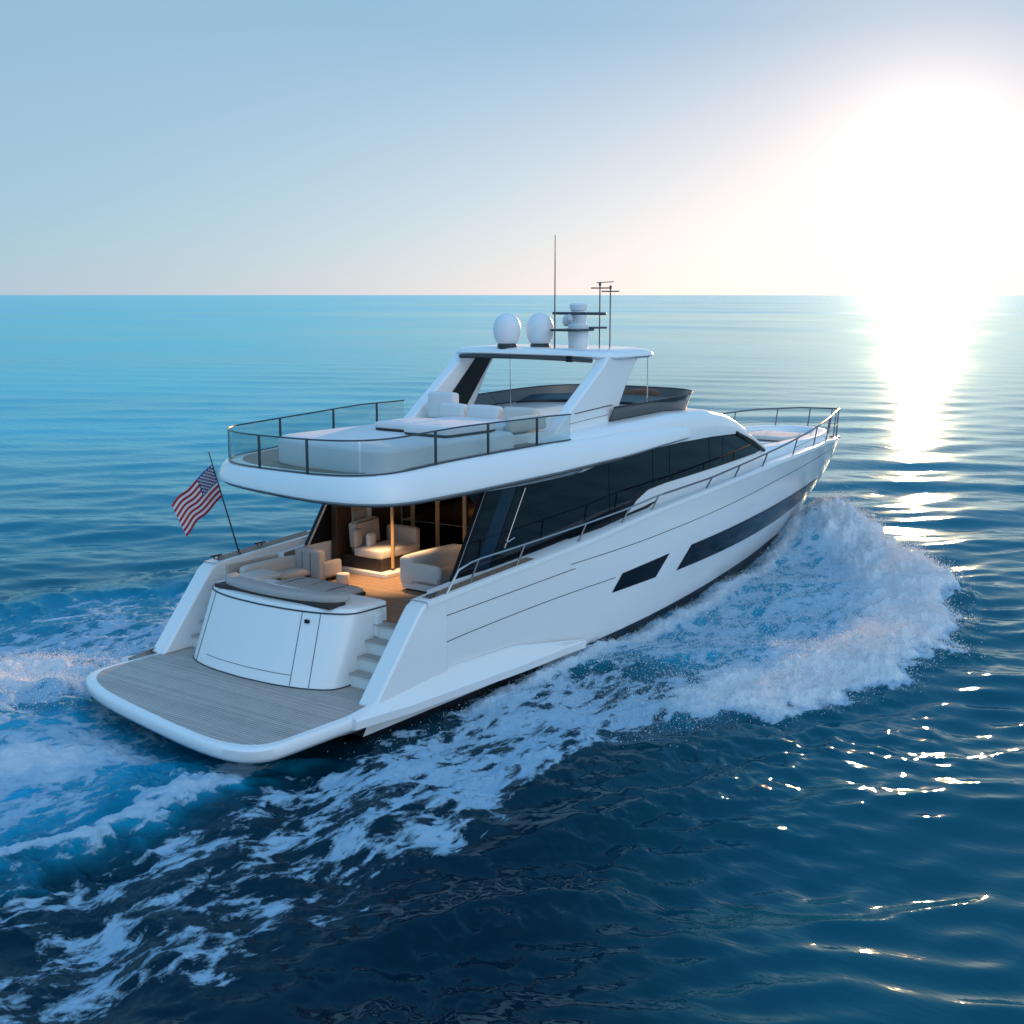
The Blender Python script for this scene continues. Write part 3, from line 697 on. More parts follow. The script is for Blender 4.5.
    for (x, y, pw) in ((5.6, 0.9, 110), (6.35, 0.42, 640), (10.6, 0.6, 150), (7.6, -1.3, 40)):  # saloon one is added to warm its door panes; the rest light the cockpit
        c = MB().lathe([(0.09, 0.0), (0.09, 0.02), (0.07, 0.03)], (x, y, 4.20), 20).build('ceiling_lamp', M['steel'], yacht)
        MB().lathe([(0.065, 0.0), (0.06, 0.004)], (x, y, 4.193), 16).build('lens', M['lamp'], c)
        ld = bpy.data.lights.new('cockpit_and_fill_light', 'SPOT'); ld.energy = pw; ld.color = (1.0, 0.62, 0.30); ld.spot_size = R(74); ld.spot_blend = 0.8; ld.shadow_soft_size = 0.06
        lo_ = bpy.data.objects.new('cockpit_and_fill_light', ld); col.objects.link(lo_); lo_.parent = yacht; lo_.location = (x, y, 4.175)

    # ================================================================ FURNITURE
    t = thing('bolster_cushion', (2.9, 0.2, 2.2), 'long grey curved bolster cushion lying along the white transom top', 'cushion')
    mb = MB(); rows = []
    for i in range(41):
        s = -1 + 2 * i / 40; y = 0.18 + 1.72 * s; x = 2.56 + 0.26 * s * s + 0.25 * max(0, abs(s) - .8) * 3
        e = min(1, (1 - abs(s)) / 0.06) ** .5 if abs(s) > 0.94 else 1
        hw, hh = 0.19, 0.085
        rows.append([(x + hw * math.copysign(abs(math.cos(a)) ** .5, math.cos(a)) * (.3 + .7 * e), y, 2.335 + hh * math.copysign(abs(math.sin(a)) ** .5, math.sin(a)) * (.4 + .6 * e)) for a in np.linspace(0, 2 * math.pi, 24, endpoint=False)])
    mb.grid(rows, wrap=True).cap(rows[0]).cap(rows[-1], True).build('bolster', M['grey_cushion'], t, angle=60)
    MB().cushion((2.70, 0.18, 2.225), (0.46, 3.36, 0.09), 0.02, puff=0).build('base_pad', M['dark_piping'], t)
    t = thing('lounge_pad', (3.75, 0.35, 1.8), 'broad flat grey sunpad with dark edge just behind the transom bolster', 'sunpad')
    MB().cushion((3.84, 0.25, 2.13), (0.92, 1.90, 0.16), 0.07, puff=.025).build('mattress', M['grey_cushion'], t)
    MB().cushion((3.84, 0.25, 2.07), (0.97, 1.96, 0.10), 0.03, puff=0).build('dark_edge', M['dark_piping'], t)
    MB().box((3.40, -0.65, 1.80), (4.24, 1.18, 2.05)).build('plinth', M['dark_piping'], t, bevel=.03)
    for y in (-0.38, 0.25, 0.88): MB().tube([(3.40, y, 2.200), (3.6, y, 2.225), (3.84, y, 2.236), (4.08, y, 2.225), (4.28, y, 2.200)], 0.007, 5).build('seam', M['dark_piping'], t)
    t = thing('corner_seat', (3.6, 1.8, 1.8), 'cream corner seat cushion with dark front at port end of the transom', 'seat')
    MB().cushion((3.72, 1.85, 2.20), (0.75, 0.70, 0.14), 0.06).build('seat_pad', M['cream_cushion'], t)
    MB().box((3.40, 1.54, 1.80), (4.06, 2.16, 2.14)).build('seat_box', M['dark_piping'], t, bevel=.03)
    t = thing('bench_sofa', (4.9, 2.3, 1.8), 'beige bench sofa with low padded back along the port bulwark', 'sofa')
    MB().cushion((4.6, 2.46, 2.14), (1.7, 0.24, 0.38), 0.08).build('backrest', M['cream_cushion'], t)
    MB().cushion((4.6, 2.12, 2.02), (1.6, 0.55, 0.14), 0.06).build('seat', M['beige'], t)
    MB().box((3.95, 1.90, 1.80), (5.35, 2.40, 1.96)).build('base', M['dark_piping'], t, bevel=.02)
    t = thing('armchair', (5.55, 2.0, 1.8), 'grey square armchair with vertical back seams in the open cockpit', 'armchair')
    MB().cushion((5.36, 1.98, 2.18), (0.24, 0.78, 0.70), 0.05).build('backrest', M['grey_cushion'], t)
    for dy in (-0.13, 0.13):
        MB().tube([(5.235, 1.98 + dy, 1.90), (5.228, 1.98 + dy, 2.2), (5.235, 1.98 + dy, 2.48)], 0.008, 5).build('seam', M['dark_piping'], t)
    MB().cushion((5.70, 1.98, 2.02), (0.50, 0.72, 0.18), 0.05).build('seat', M['grey_cushion'], t)
    MB().cushion((5.66, 1.60, 2.08), (0.56, 0.12, 0.36), 0.05).build('armrest', M['grey_cushion'], t)
    MB().cushion((5.66, 2.36, 2.08), (0.56, 0.12, 0.36), 0.05).build('armrest', M['grey_cushion'], t)
    MB().box((5.32, 1.66, 1.80), (5.9, 2.30, 1.95)).build('base', M['dark_piping'], t, bevel=.02)
    MB().lathe([(0.12, 0), (0.14, 0.02), (0.15, 0.18), (0.155, 0.21), (0.15, 0.24), (0.08, 0.255), (0.01, 0.258)], (5.55, 1.15, 1.80), 24).build('ottoman', M['cream_cushion'], None, off=(5.55, 1.15, 1.80), angle=50)
    tag(bpy.data.objects['ottoman'], 'small round cream stool on the teak deck beside the grey armchair', 'stool')
    t = thing('cabin_sofa', (7.6, 1.6, 1.8), 'cream sofa with brown back and armrest on a low white plinth by the saloon posts', 'sofa')
    MB().box((6.50, 0.72, 1.80), (8.2, 2.22, 1.90)).build('plinth', M['white2'], t, bevel=.015)
    MB().box((6.62, 0.98, 1.90), (8.1, 2.2, 2.18)).build('base', M['dark_piping'], t, bevel=.01)
    MB().cushion((7.30, 1.40, 2.29), (1.38, 0.86, 0.22), 0.05).build('seat', M['cream_cushion'], t)
    MB().cushion((7.15, 1.98, 2.66), (0.84, 0.24, 0.60), 0.05, tilt=-0.08).build('backrest', M['beige'], t)
    MB().cushion((7.98, 1.50, 2.46), (0.20, 0.95, 0.56), 0.06).build('armrest', M['beige'], t)
    MB().tube([(6.78, 1.86, 2.93), (7.56, 1.86, 2.97)], 0.012, 5).build('piping', M['dark_piping'], t)
    for x, m_, lb in ((6.72, 'grey_cushion', 'grey throw cushion leaning at the aft end of the plinth sofa'), (6.98, 'white_cushion', 'small pale throw cushion propped on the plinth sofa seat')):
        c = MB().cushion((x, 1.62 if x > 6.8 else 1.80, 2.53 if x > 6.8 else 2.60), (0.30, 0.14, 0.34 if x > 6.8 else .42), 0.06, rot=0.2).build('throw_cushion', M[m_], None, off=(x, 1.7, 2.38)); tag(c, lb, 'cushion')
    t = thing('cockpit_sofa', (6.8, -0.9, 1.8), 'grey two seat sofa at starboard side under the dark side wing', 'sofa')
    MB().cushion((6.85, -0.45, 2.25), (1.95, 0.42, 0.62), 0.08).build('backrest', M['white_cushion'], t)
    MB().cushion((6.85, -1.05, 2.10), (1.95, 0.75, 0.22), 0.06).build('seat', M['grey_cushion'], t)
    MB().cushion((5.95, -0.95, 2.22), (0.16, 0.9, 0.42), 0.06).build('armrest', M['white_cushion'], t)
    MB().box((5.92, -1.38, 1.84), (7.78, -0.28, 2.0)).build('base', M['white2'], t, bevel=.02)
    MB().box((6.0, -1.32, 1.80), (7.7, -0.34, 1.84)).build('foot', M['dark_piping'], t)
    # flybridge furniture
    for (c, s_, lb) in (((6.15, -0.38, 5.45), (1.25, 0.95, 0.15), 'grey sunpad with dark edge on flybridge, nearest the port glass'),
                        ((6.0, -1.65, 5.46), (1.65, 1.2, 0.17), 'wide pale sunpad on flybridge beside the starboard balustrade')):
        t = thing('sunpad', (c[0], c[1], 5.33), lb, 'sunpad')
        MB().cushion(c, s_, 0.05).build('mattress', M['white_cushion'], t)
        for dx in (-0.28, 0.28): MB().tube([(c[0] + dx * s_[0], c[1] - s_[1] * .47, c[2] + s_[2] * .46), (c[0] + dx * s_[0], c[1], c[2] + s_[2] / 2 + .013), (c[0] + dx * s_[0], c[1] + s_[1] * .47, c[2] + s_[2] * .46)], 0.007, 5).build('seam', M['grey_cushion'], t)
        MB().cushion((c[0], c[1], c[2] - 0.075), (s_[0] - .03, s_[1] - .03, 0.09), 0.03, puff=0).build('dark_edge', M['dark_piping'], t)
    t = thing('lounge_sofa', (8.0, -1.2, 5.0), 'pale sofa with loose back cushions under the flybridge hardtop', 'sofa')
    MB().box((7.1, -2.3, 4.99), (9.0, 0.9, 5.22)).build('base', M['white2'], t, bevel=.03)
    MB().cushion((7.85, -0.8, 5.32), (1.25, 2.5, 0.18), 0.06).build('seat', M['white_cushion'], t)
    for y, w_ in ((0.45, .8), (-0.5, 0.95), (-1.55, 0.95)):
        MB().cushion((8.62, y, 5.50), (0.22, w_, 0.36), 0.07, tilt=0.15).build('back_cushion', M['white_cushion'] if y > -1 else M['cream_cushion'], t)
    MB().cushion((7.9, -2.22, 5.42), (1.3, 0.22, 0.32), 0.06).build('armrest', M['cream_cushion'], t)
    t = thing('helm_seat', (10.1, 1.55, 5.05), 'square white backed helm seat at the foot of the port arch leg', 'seat')
    MB().cushion((9.35, 1.35, 5.55), (0.22, 0.85, 0.62), 0.06).build('backrest', M['white_cushion'], t)
    MB().cushion((9.75, 1.35, 5.32), (0.65, 0.85, 0.2), 0.06).build('seat', M['white_cushion'], t)
    MB().box((9.5, 1.0, 4.98), (10.0, 1.7, 5.24)).build('base', M['white2'], t, bevel=.03)
    t = thing('foredeck_sunpad', (23, 0, 3.5), 'pale sun lounge mattress sunk in the white foredeck coaming', 'sunpad')
    MB().cushion((21.2, 0, 3.56), (2.6, 2.3, 0.12), 0.05).build('mattress', M['white_cushion'], t)
    MB().cushion((24.7, 0, 3.58), (1.9, 1.9, 0.12), 0.05).build('seat', M['cream_cushion'], t)

    # ================================================================ FLAG
    t = thing('national_flag', (4.19, 3.02, 2.5), 'American flag flapping from a slanted staff on the port quarter', 'flag')
    b0_, tip = Vector((4.19, 3.02, 2.48)), Vector((3.42, 3.0, 4.83))
    st = MB().tube([b0_, b0_.lerp(tip, .5), tip], [0.02, 0.017, 0.012], 8).build('staff', M['darksteel'], t)
    MB().lathe([(0.004, -0.03), (0.028, 0.0), (0.028, 0.02), (0.004, 0.045)], tuple(tip), 12).build('finial', M['steel'], st)
    MB().lathe([(0.05, 0), (0.05, 0.03), (0.03, 0.06), (0.028, 0.14)], (4.19, 3.02, 2.46), 14).build('socket', M['darksteel'], st)
    hoist_t, hoist_b = b0_.lerp(tip, 0.89), b0_.lerp(tip, 0.575)
    flydir = Vector((-0.80, 0.22, -0.60)); fl_len = 1.16
    def flag_pt(u, v):
        p = hoist_t.lerp(hoist_b, v) + flydir * (u * fl_len) + Vector((0, 0, -0.10 * u * u)) + Vector((0.10, 0, 0)) * (u * v)
        a = 0.055 * min(1, u * 3)
        ph = 9.0 * u + 1.6 * v
        return p + Vector((0.35, 0.9, 0.1)) * (a * math.sin(ph)) + Vector((0.2, 0.3, 0.5)) * (0.02 * math.sin(17 * u + 3 * v) * min(1, u * 2))
    red = simple('flag_red', (0.42, 0.02, 0.04), 0.8, var=.1); wht = simple('flag_white', (0.75, 0.73, 0.74), 0.8, var=.04); blu = simple('flag_blue', (0.018, 0.03, 0.16), 0.8, var=.1)
    NU, NV = 60, 39; V = [flag_pt(i / NU, j / NV) for j in range(NV + 1) for i in range(NU + 1)]; F = []; MI = []
    for j in range(NV):
        for i in range(NU):
            a = j * (NU + 1) + i; F.append((a, a + 1, a + NU + 2, a + NU + 1))
            st_ = j // 3; can = (i < 24 and j < 21); MI.append(2 if can else (0 if st_ % 2 == 0 else 1))
    me = bpy.data.meshes.new('cloth'); me.from_pydata(V, [], F)
    me.polygons.foreach_set('material_index', MI); cloth = link('cloth', me, [red, wht, blu], t, angle=180)
    sm = cloth.modifiers.new('thickness', 'SOLIDIFY'); sm.thickness = 0.006; sm.offset = 0
    mb = MB()
    for r in range(9):
        for c in range(6 if r % 2 == 0 else 5):
            u0 = (0.4 / 12) * (2 * c + (1 if r % 2 == 0 else 2)); v0 = (7 / 13 / 10) * (r + 1)
            for sgn in (1, -1):
                pts = []
                for k in range(10):
                    rad = 0.030 if k % 2 == 0 else 0.0125; an_ = math.pi / 2 + k * math.pi / 5
                    pts.append((u0 + rad * math.cos(an_) / fl_len, v0 - rad * math.sin(an_) / 0.76))
                c0 = flag_pt(u0, v0); du = (flag_pt(u0 + .01, v0) - c0); dv = (flag_pt(u0, v0 + .01) - c0); nn = du.cross(dv).normalized() * (0.008 * sgn)
                vv = [c0 + nn] + [flag_pt(a, b) + nn for a, b in pts]
                mb.add(vv, [(0, 1 + k, 1 + (k + 1) % 10) for k in range(10)])
    mb.build('stars', wht, cloth, smooth=False)

    # ================================================================ SEA
    H = CAM.z
    def perm_noise(seed):
        r = np.random.default_rng(seed); p = r.permutation(256); p = np.concatenate([p, p]); ang = r.uniform(0, 2 * np.pi, 256); gx, gy = np.cos(ang), np.sin(ang)
        def f(x, y):
            xi = np.floor(x).astype(np.int64); yi = np.floor(y).astype(np.int64); fx, fy = x - xi, y - yi; xi &= 255; yi &= 255
            u = fx * fx * fx * (fx * (fx * 6 - 15) + 10); v = fy * fy * fy * (fy * (fy * 6 - 15) + 10)
            def g(ix, iy, dx, dy):
                h = p[p[ix & 255] + (iy & 255)]; return gx[h] * dx + gy[h] * dy
            a = g(xi, yi, fx, fy); b = g(xi + 1, yi, fx - 1, fy); c = g(xi, yi + 1, fx, fy - 1); d = g(xi + 1, yi + 1, fx - 1, fy - 1)
            return (a + u * (b - a)) + v * ((c + u * (d - c)) - (a + u * (b - a)))
        return f
    pn = perm_noise(3)
    def fbm(x, y, f0, octs, gain=0.55):
        s = 0; a = 1.0; f = f0
        for i in range(octs): s = s + a * pn(x * f + 17.3 * i, y * f - 9.1 * i); a *= gain; f *= 2.03
        return s
    # polar sheet, finest where the photograph looks, out to the horizon
    vrow = np.concatenate([np.arange(1180, 900, -2.2), np.arange(900, 540, -1.25), np.arange(540, 330, -1.1), np.arange(330, 303, -0.8), np.linspace(302.4, 295.55, 24)])
    ang = PITCH + np.arctan((vrow - 512) / FPX); rad = H / np.tan(ang)
    rad = np.concatenate([[0.5, 3, 6, 8], rad[rad > 9.2], [90000.0]]); rad = np.unique(rad)
    az = YAW + np.concatenate([np.linspace(-math.pi, -0.85, 40), np.linspace(-0.84, -0.46, 90), np.linspace(-0.455, 0.455, 800), np.linspace(0.46, 0.84, 90), np.linspace(0.85, math.pi, 40)[:-1]])
    nr, na = len(rad), len(az)
    RR, AA = np.meshgrid(rad, az, indexing='ij')
    X = CAM.x + RR * np.cos(AA); Y = CAM.y + RR * np.sin(AA); Z = np.zeros_like(X)
    dr = np.gradient(rad)[:, None] * np.ones_like(X)
    # ---- ambient wind waves
    wr = np.random.default_rng(11); dX = np.zeros_like(X); dY = np.zeros_like(X)
    bunch = 0.75 + 0.5 * (fbm(X, Y, 0.018, 3) + 0.5)
    for i in range(72):
        lam = 0.75 * (8.5 / 0.75) ** (wr.random() ** 1.35); k = 2 * np.pi / lam
        th = YAW + 0.10 + wr.normal(0, 0.42); amp = 0.0044 * lam ** 0.9 * (0.6 + 0.8 * wr.random()); ph = wr.uniform(0, 6.28)
        att = np.clip((lam / (2.2 * dr + 1e-6) - 1) / 1.5, 0, 1) * bunch
        q = k * (X * math.cos(th) + Y * math.sin(th)) + ph; a = amp * att * (1 - 0.28 * np.clip((30 - RR) / 16, 0, 1)) * (1 - 0.5 * np.clip((RR - 30) / 50, 0, 1)); s, c = np.sin(q), np.cos(q)
        Z += a * s; dX += a * 0.8 * c * math.cos(th); dY += a * 0.8 * c * math.sin(th)
    # ---- wake and foam
    def sstep(a, b, x):
        t = np.clip((x - a) / (b - a), 0, 1); return t * t * (3 - 2 * t)
    def gauss(d, w): return np.exp(-(d / w) ** 2)
    near = (RR < 90)
    wx = X + 0.7 * fbm(X, Y, 0.5, 3) + 0.4 * fbm(X, Y, 2.1, 3); wy = Y + 0.7 * fbm(X + 31, Y - 12, 0.5, 3) + 0.4 * fbm(X - 9, Y + 4, 2.1, 3)
    xo = [-12, -7, -2, 2, 5, 6.8, 8, 11, 14, 17, 21, 23.5, 25.5, 27.0]; yo = [-9.2, -8.6, -8.1, -7.9, -7.6, -7.7, -8.4, -9.6, -9.7, -9.1, -7.4, -5.6, -3.6, -1.0]
    yout = np.interp(wx, xo, yo); dout = wy - yout                               # >0 inside the wash on the starboard side
    inx = sstep(27.3, 25.5, wx)
    hullb = np.interp(X, [1.5, 9, 14, 18, 22, 25, 27], [3.0, 3.05, 2.85, 2.35, 1.55, 0.75, 0.0])
    dh = -hullb - Y                                                              # distance outside the hull, starboard
    body = sstep(4.5, 10.5, wx) * inx
    ridge = gauss(dout - 1.1, 1.15) * body
    inner = sstep(0.0, 0.8, dout) * (Y < -0.2) * body
    foam = np.clip(1.15 * ridge + inner * (0.58 + 0.04 * sstep(12, 22, wx)), 0, 1.3)
    mound = gauss(X - 25.6, 2.3) * gauss(Y + 1.7, 1.5); Z += 0.58 * mound; foam = np.maximum(foam, 0.85 * mound)
    Z += ridge * (0.06 + 0.20 * sstep(7, 16, wx) + 0.38 * gauss(wx - 23.0, 4.0)) + inner * (0.10 + 0.42 * gauss(dh - 0.8, 1.2) * sstep(16, 24, wx))
    strip = gauss(dh - 0.35, 0.5) * sstep(0.5, 6, X) * sstep(27, 24, X) * (Y < 0)
    foam = np.maximum(foam, strip * 0.85); Z += strip * 0.12
    lace = sstep(0.2, 1.6, dout) * sstep(10.5, 7.0, wx) * sstep(-12, -7, wx) * sstep(-2.7, -3.9, wy)
    foam = np.maximum(foam, lace * (0.47 + 0.17 * sstep(-4, 3, wx)))
    Z += 0.10 * lace * np.sin(1.7 * (0.9 * X - 0.8 * Y) + 2 * fbm(X, Y, 0.3, 2))
    # feathered swell thrown outward from the wash
    Z += 0.13 * gauss(dout + 1.0, 1.1) * np.sin(2.3 * (dout + 0.6 * X) ) * sstep(12, 6, wx) * sstep(-8, -2, wx)
    # short steep chop just outside the wash
    chop = np.clip(gauss(dout + 2.2, 2.2) * sstep(11.0, 7.0, X) * sstep(-7, -3, X) + 0.5 * lace, 0, 1)
    for i in range(22):
        lam = wr.uniform(0.35, 1.1); k = 2 * np.pi / lam; th = wr.uniform(0, 6.28); ph = wr.uniform(0, 6.28)
        Z += chop * np.clip(lam / (2.2 * dr) - 1, 0, 1) * 0.0085 * lam * np.sin(k * (X * math.cos(th) + Y * math.sin(th)) + ph)
    # churned water astern
    ast = sstep(1.0, -1.2, X); core = gauss(Y - 0.6, 3.0) * ast
    aer = core * 1.1
    edgeS = gauss(wy + 2.4 - 0.06 * np.minimum(X, 0), 0.75) * sstep(1.2, -0.6, X)
    Z += 0.36 * edgeS * sstep(0.5, -2.5, X) - 0.25 * gauss(Y + 0.3, 2.2) * gauss(X + 0.4, 1.6)
    foam = np.maximum(foam, edgeS * 0.74); aer = np.maximum(aer, edgeS * 0.9)
    quarter = gauss(Y - 4.6, 1.9) * gauss(X + 0.4, 2.6)
    Z += 0.75 * quarter * (0.8 + 0.5 * fbm(X, Y, 0.55, 3)) + 0.30 * gauss(Y - 1.8, 1.3) * sstep(-0.5, -2.5, X)
    foam = np.maximum(foam, 1.15 * gauss(Y - 5.0, 1.4) * gauss(X + 0.2, 2.4)); foam = np.maximum(foam, core * (0.70 + 0.30 * fbm(X, Y, 0.7, 3)))
    aer = np.maximum(aer, 1.1 * quarter)
    # wash on the port side
    po = np.interp(wx, [-6, 2, 6, 10, 14, 20, 27], [13.5, 13.0, 12.2, 11.3, 10.0, 7.0, 0.8]); dp = po - wy
    pin = sstep(0.2, 2.2, dp) * (Y > 0.3) * sstep(27.5, 25, wx)
    foam = np.maximum(foam, pin * (0.45 + 0.22 * gauss(wy - 5.5, 3.0)))
    Z += 0.25 * gauss(dp - 0.9, 1.2) * (Y > 0) * inx
    aer = np.maximum(aer, np.maximum(0.8 * inner, 0.5 * pin)); aer = aer * (1 - 0.9 * lace)
    foam *= near; aer *= near
    ff = np.clip(foam, 0, 1.2)
    lump = fbm(X, Y, 1.1, 5, 0.6); fine = fbm(X + 5, Y + 8, 4.0, 3, 0.6)
    Z += ff ** 1.5 * (0.13 * lump + 0.075 * fine + 0.035 * fbm(X - 3, Y + 2, 9.0, 2, 0.6)) + np.clip(ridge + mound, 0, 1) * np.abs(lump) * 0.12
    X2 = X + dX; Y2 = Y + dY
    # the sheet itself
    me = bpy.data.meshes.new('sea'); nv = nr * na; me.vertices.add(nv)
    me.vertices.foreach_set('co', np.stack([X2, Y2, Z], -1).astype(np.float32).ravel())
    I = np.arange(nr - 1)[:, None] * na; J = np.arange(na)[None, :]; J2 = (J + 1) % na
    quads = np.stack([I + J, I + na + J, I + na + J2, I + J2], -1).reshape(-1, 4)
    nq = len(quads); me.loops.add(nq * 4); me.polygons.add(nq)
    me.loops.foreach_set('vertex_index', quads.ravel().astype(np.int32)); me.polygons.foreach_set('loop_start', np.arange(0, nq * 4, 4, dtype=np.int32))
    me.polygons.foreach_set('use_smooth', np.ones(nq, bool))
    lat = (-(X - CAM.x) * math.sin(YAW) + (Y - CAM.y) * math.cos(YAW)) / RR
    view_teal = np.clip(sstep(14, 92, RR) * (0.92 + 0.35 * fbm(X, Y, 0.02, 3)) * (0.16 + 0.84 * sstep(-0.19, 0.28, lat)), 0, 1)  # distance and side from camera; puts view-dependent water brightness into the colour
    view_teal = np.clip(view_teal + 0.13 * sstep(0.02, -0.28, lat), 0, 1)
    for nm, arr in (('view_teal', view_teal), ('chop', chop * near), ('foam', foam), ('air', aer), ('far', np.clip(np.log(RR / 25) / np.log(40), 0, 1))):
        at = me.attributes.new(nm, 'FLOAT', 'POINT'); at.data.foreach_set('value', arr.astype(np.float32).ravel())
    me.update(calc_edges=True); me.validate()
    sea = bpy.data.objects.new('sea', me); col.objects.link(sea); sea['kind'] = 'structure'
    m, N, L, P = new_mat('sea_water')
    def attr(n):
        a = N.new('ShaderNodeAttribute'); a.attribute_name = n; return a.outputs['Fac']
    geo = N.new('ShaderNodeNewGeometry'); pos = geo.outputs['Position']
    fo, ai, fa = attr('foam'), attr('air'), attr('far')
    mp = N.new('ShaderNodeMapping'); mp.inputs['Rotation'].default_value = (0, 0, -YAW); mp.inputs['Scale'].default_value = (1.6, 0.55, 1); L.new(pos, mp.inputs[0])
    n1 = noise(N, L, 1.3, 4, 0.55, mp.outputs[0], 0.4); n2 = noise(N, L, 0.22, 3, 0.5, mp.outputs[0], 0.3); n3 = noise(N, L, 0.02, 4, 0.55, mp.outputs[0])
    mb_ = N.new('ShaderNodeMapping'); mb_.inputs['Rotation'].default_value = (0, 0, -YAW); mb_.inputs['Scale'].default_value = (0.012, 0.0016, 1); L.new(pos, mb_.inputs[0])
    band = noise(N, L, 1.0, 5, 0.6, mb_.outputs[0])
    # lacy foam
    wpos = N.new('ShaderNodeMapping'); wpos.inputs['Scale'].default_value = (0.50, 1.05, 1); wpos.inputs['Rotation'].default_value = (0, 0, 0.25); L.new(pos, wpos.inputs[0])
    warp = noise(N, L, 0.9, 3, 0.6, wpos.outputs[0])
    vm = N.new('ShaderNodeVectorMath'); vm.operation = 'MULTIPLY_ADD'; L.new(warp.outputs['Color'], vm.inputs[0]); vm.inputs[1].default_value = (0.7, 0.7, 0); L.new(wpos.outputs[0], vm.inputs[2])
    f1 = noise(N, L, 1.5, 9, 0.68, vm.outputs[0], 0.1); f2 = noise(N, L, 9.0, 6, 0.72, vm.outputs[0])
    vor = N.new('ShaderNodeTexVoronoi'); vor.feature = 'DISTANCE_TO_EDGE'; vor.inputs['Scale'].default_value = 2.6; L.new(vm.outputs[0], vor.inputs['Vector'])
    cell = mth(N, L, 'SUBTRACT', 0.22, vor.outputs['Distance'])
    raw = mth(N, L, 'ADD', mth(N, L, 'MULTIPLY', mth(N, L, 'SUBTRACT', f1.outputs['Fac'], 0.5), 2.3), mth(N, L, 'MULTIPLY', mth(N, L, 'SUBTRACT', f2.outputs['Fac'], 0.5), 1.0))
    raw = mth(N, L, 'ADD', raw, mth(N, L, 'MULTIPLY', cell, 1.1))
    fs_ = mth(N, L, 'MULTIPLY_ADD', fo, 1.85, -1.0)
    ffac = mth(N, L, 'MULTIPLY', mth(N, L, 'ADD', raw, fs_), 4.5, clamp=True)
    thin = mth(N, L, 'MULTIPLY', mth(N, L, 'MULTIPLY', mth(N, L, 'ADD', mth(N, L, 'ADD', raw, fs_), 0.16), 0.9, clamp=True), 0.03)
    ffac = mth(N, L, 'MAXIMUM', mth(N, L, 'MULTIPLY', ffac, 0.96), thin)
    ffac = mth(N, L, 'MULTIPLY', ffac, mth(N, L, 'MULTIPLY', fo, 6.0, clamp=True))
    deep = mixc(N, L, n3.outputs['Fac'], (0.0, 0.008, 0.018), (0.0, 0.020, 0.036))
    deep = mixc(N, L, attr('view_teal'), deep, (0.02, 0.40, 0.53))  # brightness of far water at low view angles, put into the base colour
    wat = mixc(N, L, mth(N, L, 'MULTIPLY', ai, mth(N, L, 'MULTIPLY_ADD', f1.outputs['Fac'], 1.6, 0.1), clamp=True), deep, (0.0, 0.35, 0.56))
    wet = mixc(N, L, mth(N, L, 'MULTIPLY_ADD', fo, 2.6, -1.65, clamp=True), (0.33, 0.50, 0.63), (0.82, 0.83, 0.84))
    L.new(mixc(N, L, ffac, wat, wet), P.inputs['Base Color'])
    L.new(mth(N, L, 'ADD', mth(N, L, 'MULTIPLY_ADD', ffac, 0.6, 0.035), mth(N, L, 'MULTIPLY', fa, mth(N, L, 'MULTIPLY_ADD', band.outputs['Fac'], 0.5, -0.12))), P.inputs['Roughness'])
    P.inputs['IOR'].default_value = 1.333
    P.inputs['Specular IOR Level'].default_value = 0.0
    hgt = mth(N, L, 'ADD', mth(N, L, 'MULTIPLY', n1.outputs['Fac'], mth(N, L, 'MULTIPLY_ADD', attr('view_teal'), 0.10, 0.018)), mth(N, L, 'MULTIPLY', n2.outputs['Fac'], 0.13))
    hgt = mth(N, L, 'ADD', hgt, mth(N, L, 'MULTIPLY', mth(N, L, 'MULTIPLY', f2.outputs['Fac'], ffac), 0.16))
    hgt = mth(N, L, 'ADD', hgt, mth(N, L, 'MULTIPLY', ffac, 0.05))
    hgt = mth(N, L, 'ADD', hgt, mth(N, L, 'MULTIPLY', mth(N, L, 'MULTIPLY', f2.outputs['Fac'], mth(N, L, 'ADD', ai, mth(N, L, 'MULTIPLY', fo, 0.6)), clamp=True), 0.05))
    hgt = mth(N, L, 'ADD', hgt, mth(N, L, 'MULTIPLY', noise(N, L, 3.2, 1.5, 0.5, mp.outputs[0], 0.3).outputs['Fac'], mth(N, L, 'MULTIPLY_ADD', attr('chop'), 0.035, 0.006)))
    bmp = N.new('ShaderNodeBump'); bmp.inputs['Distance'].default_value = 1.0; bmp.inputs['Strength'].default_value = 0.55
    L.new(mth(N, L, 'MULTIPLY_ADD', fa, -0.40, 0.55), bmp.inputs['Strength']); L.new(hgt, bmp.inputs['Height']); L.new(bmp.outputs[0], P.inputs['Normal'])
    gl = N.new('ShaderNodeBsdfGlossy'); L.new(bmp.outputs[0], gl.inputs['Normal']); L.new(mixc(N, L, attr('view_teal'), (0.70, 0.93, 1.0), (0.46, 0.90, 1.0)), gl.inputs['Color'])  # reflections tinted bluer by the same camera-based mask
    L.new(P.inputs['Roughness'].links[0].from_socket, gl.inputs['Roughness'])
    fz = N.new('ShaderNodeFresnel'); fz.inputs['IOR'].default_value = 1.333; L.new(bmp.outputs[0], fz.inputs['Normal'])
    mx = N.new('ShaderNodeMixShader'); L.new(mth(N, L, 'MULTIPLY', fz.outputs[0], mth(N, L, 'MULTIPLY', mth(N, L, 'MULTIPLY_ADD', attr('view_teal'), 1.6, 0.58, clamp=True), mth(N, L, 'MULTIPLY_ADD', ffac, -0.9, 0.95))), mx.inputs[0])  # reflection weakened near the camera to darken the close water
    L.new(P.outputs[0], mx.inputs[1]); L.new(gl.outputs[0], mx.inputs[2]); L.new(mx.outputs[0], N['Material Output'].inputs[0])
    me.materials.append(m)
    m, N, L, P = new_mat('spray_drops'); P.inputs['Base Color'].default_value = (0.86, 0.87, 0.88, 1); P.inputs['Roughness'].default_value = 0.4
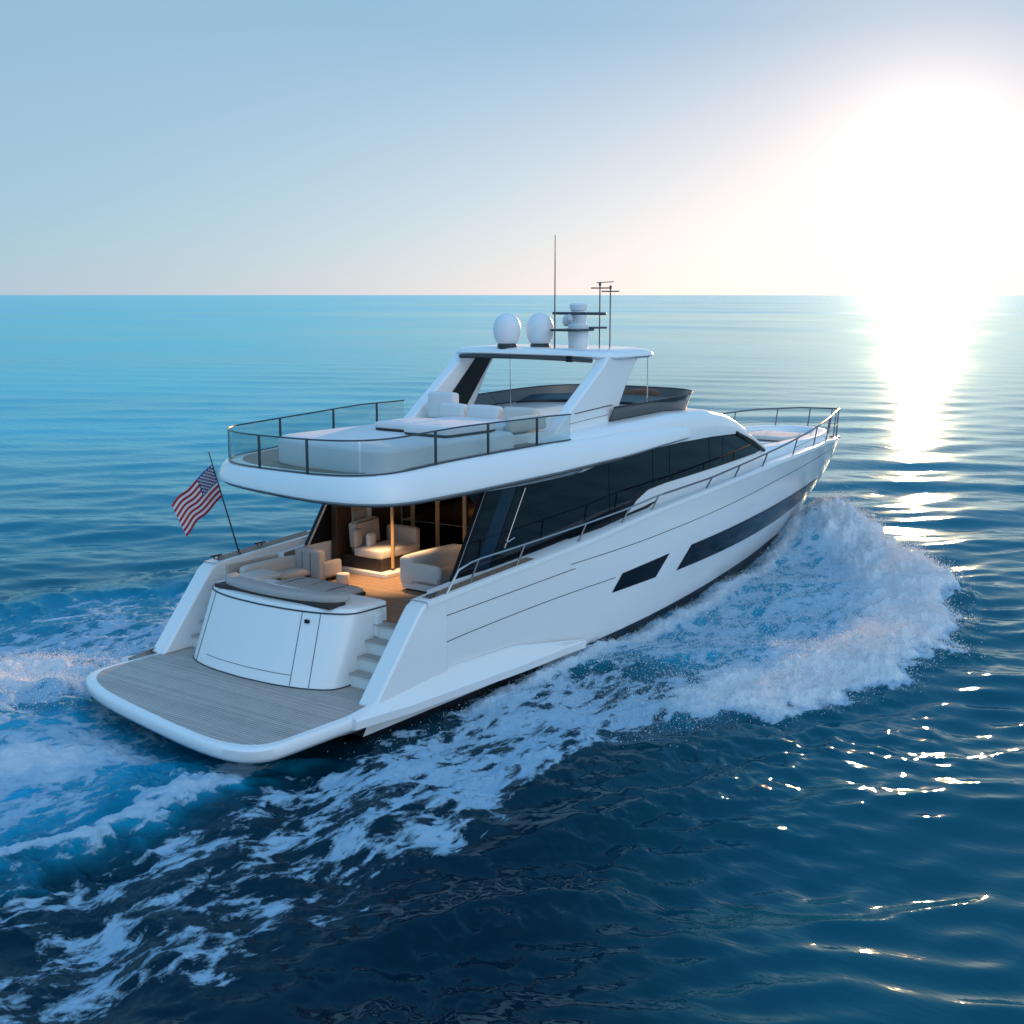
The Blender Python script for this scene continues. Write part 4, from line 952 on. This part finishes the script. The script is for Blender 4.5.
    tl = N.new('ShaderNodeBsdfTranslucent'); tl.inputs[0].default_value = (0.92, 0.92, 0.92, 1); mx = N.new('ShaderNodeMixShader'); mx.inputs[0].default_value = 0.55
    L.new(P.outputs[0], mx.inputs[1]); L.new(tl.outputs[0], mx.inputs[2]); L.new(mx.outputs[0], N['Material Output'].inputs[0]); M['foamy'] = m
    # ---- flying drops over the crest of the bow wave and the quarter wave
    w = np.clip(ridge + 0.12 * strip + 0.9 * gauss(Y - 5.0, 1.3) * gauss(X + 0.2, 2.0) + 0.25 * inner, 0, None) * near
    w = w * sstep(-0.5, 0.5, np.where(X > 4.5, dout, 1.0)); w = w * (RR * dr); w = np.where(RR < 70, w, 0); pw = (w / w.sum()).ravel()
    nd = 170000; idx = rng.choice(nv, nd, p=pw)
    hgt_ = rng.exponential(0.065, nd) * (0.4 + 1.0 * np.clip(ridge, 0, 1).ravel()[idx])
    ctr = np.stack([X2.ravel()[idx] + rng.normal(0, .12, nd), Y2.ravel()[idx] + rng.normal(0, .16, nd), Z.ravel()[idx] + hgt_], -1)
    sz = 0.003 + rng.exponential(0.0042, nd); sz = np.minimum(sz, 0.02)
    octv = np.array([(1, 0, 0), (-1, 0, 0), (0, 1, 0), (0, -1, 0), (0, 0, 1), (0, 0, -1)], float)
    octf = np.array([(0, 2, 4), (2, 1, 4), (1, 3, 4), (3, 0, 4), (2, 0, 5), (1, 2, 5), (3, 1, 5), (0, 3, 5)])
    Vd = (ctr[:, None, :] + octv[None] * sz[:, None, None]).reshape(-1, 3); Fd = (octf[None] + (np.arange(nd) * 6)[:, None, None]).reshape(-1, 3)
    me = bpy.data.meshes.new('spray'); me.vertices.add(len(Vd)); me.vertices.foreach_set('co', Vd.astype(np.float32).ravel())
    me.loops.add(len(Fd) * 3); me.polygons.add(len(Fd)); me.loops.foreach_set('vertex_index', Fd.ravel().astype(np.int32)); me.polygons.foreach_set('loop_start', np.arange(0, len(Fd) * 3, 3, dtype=np.int32))
    me.polygons.foreach_set('use_smooth', np.ones(len(Fd), bool)); me.update(calc_edges=True)
    spray = bpy.data.objects.new('spray', me); col.objects.link(spray); me.materials.append(M['foamy'])
    tag(spray, 'white spray drops flying over the bow wave and stern wash', 'spray', None, 'stuff')
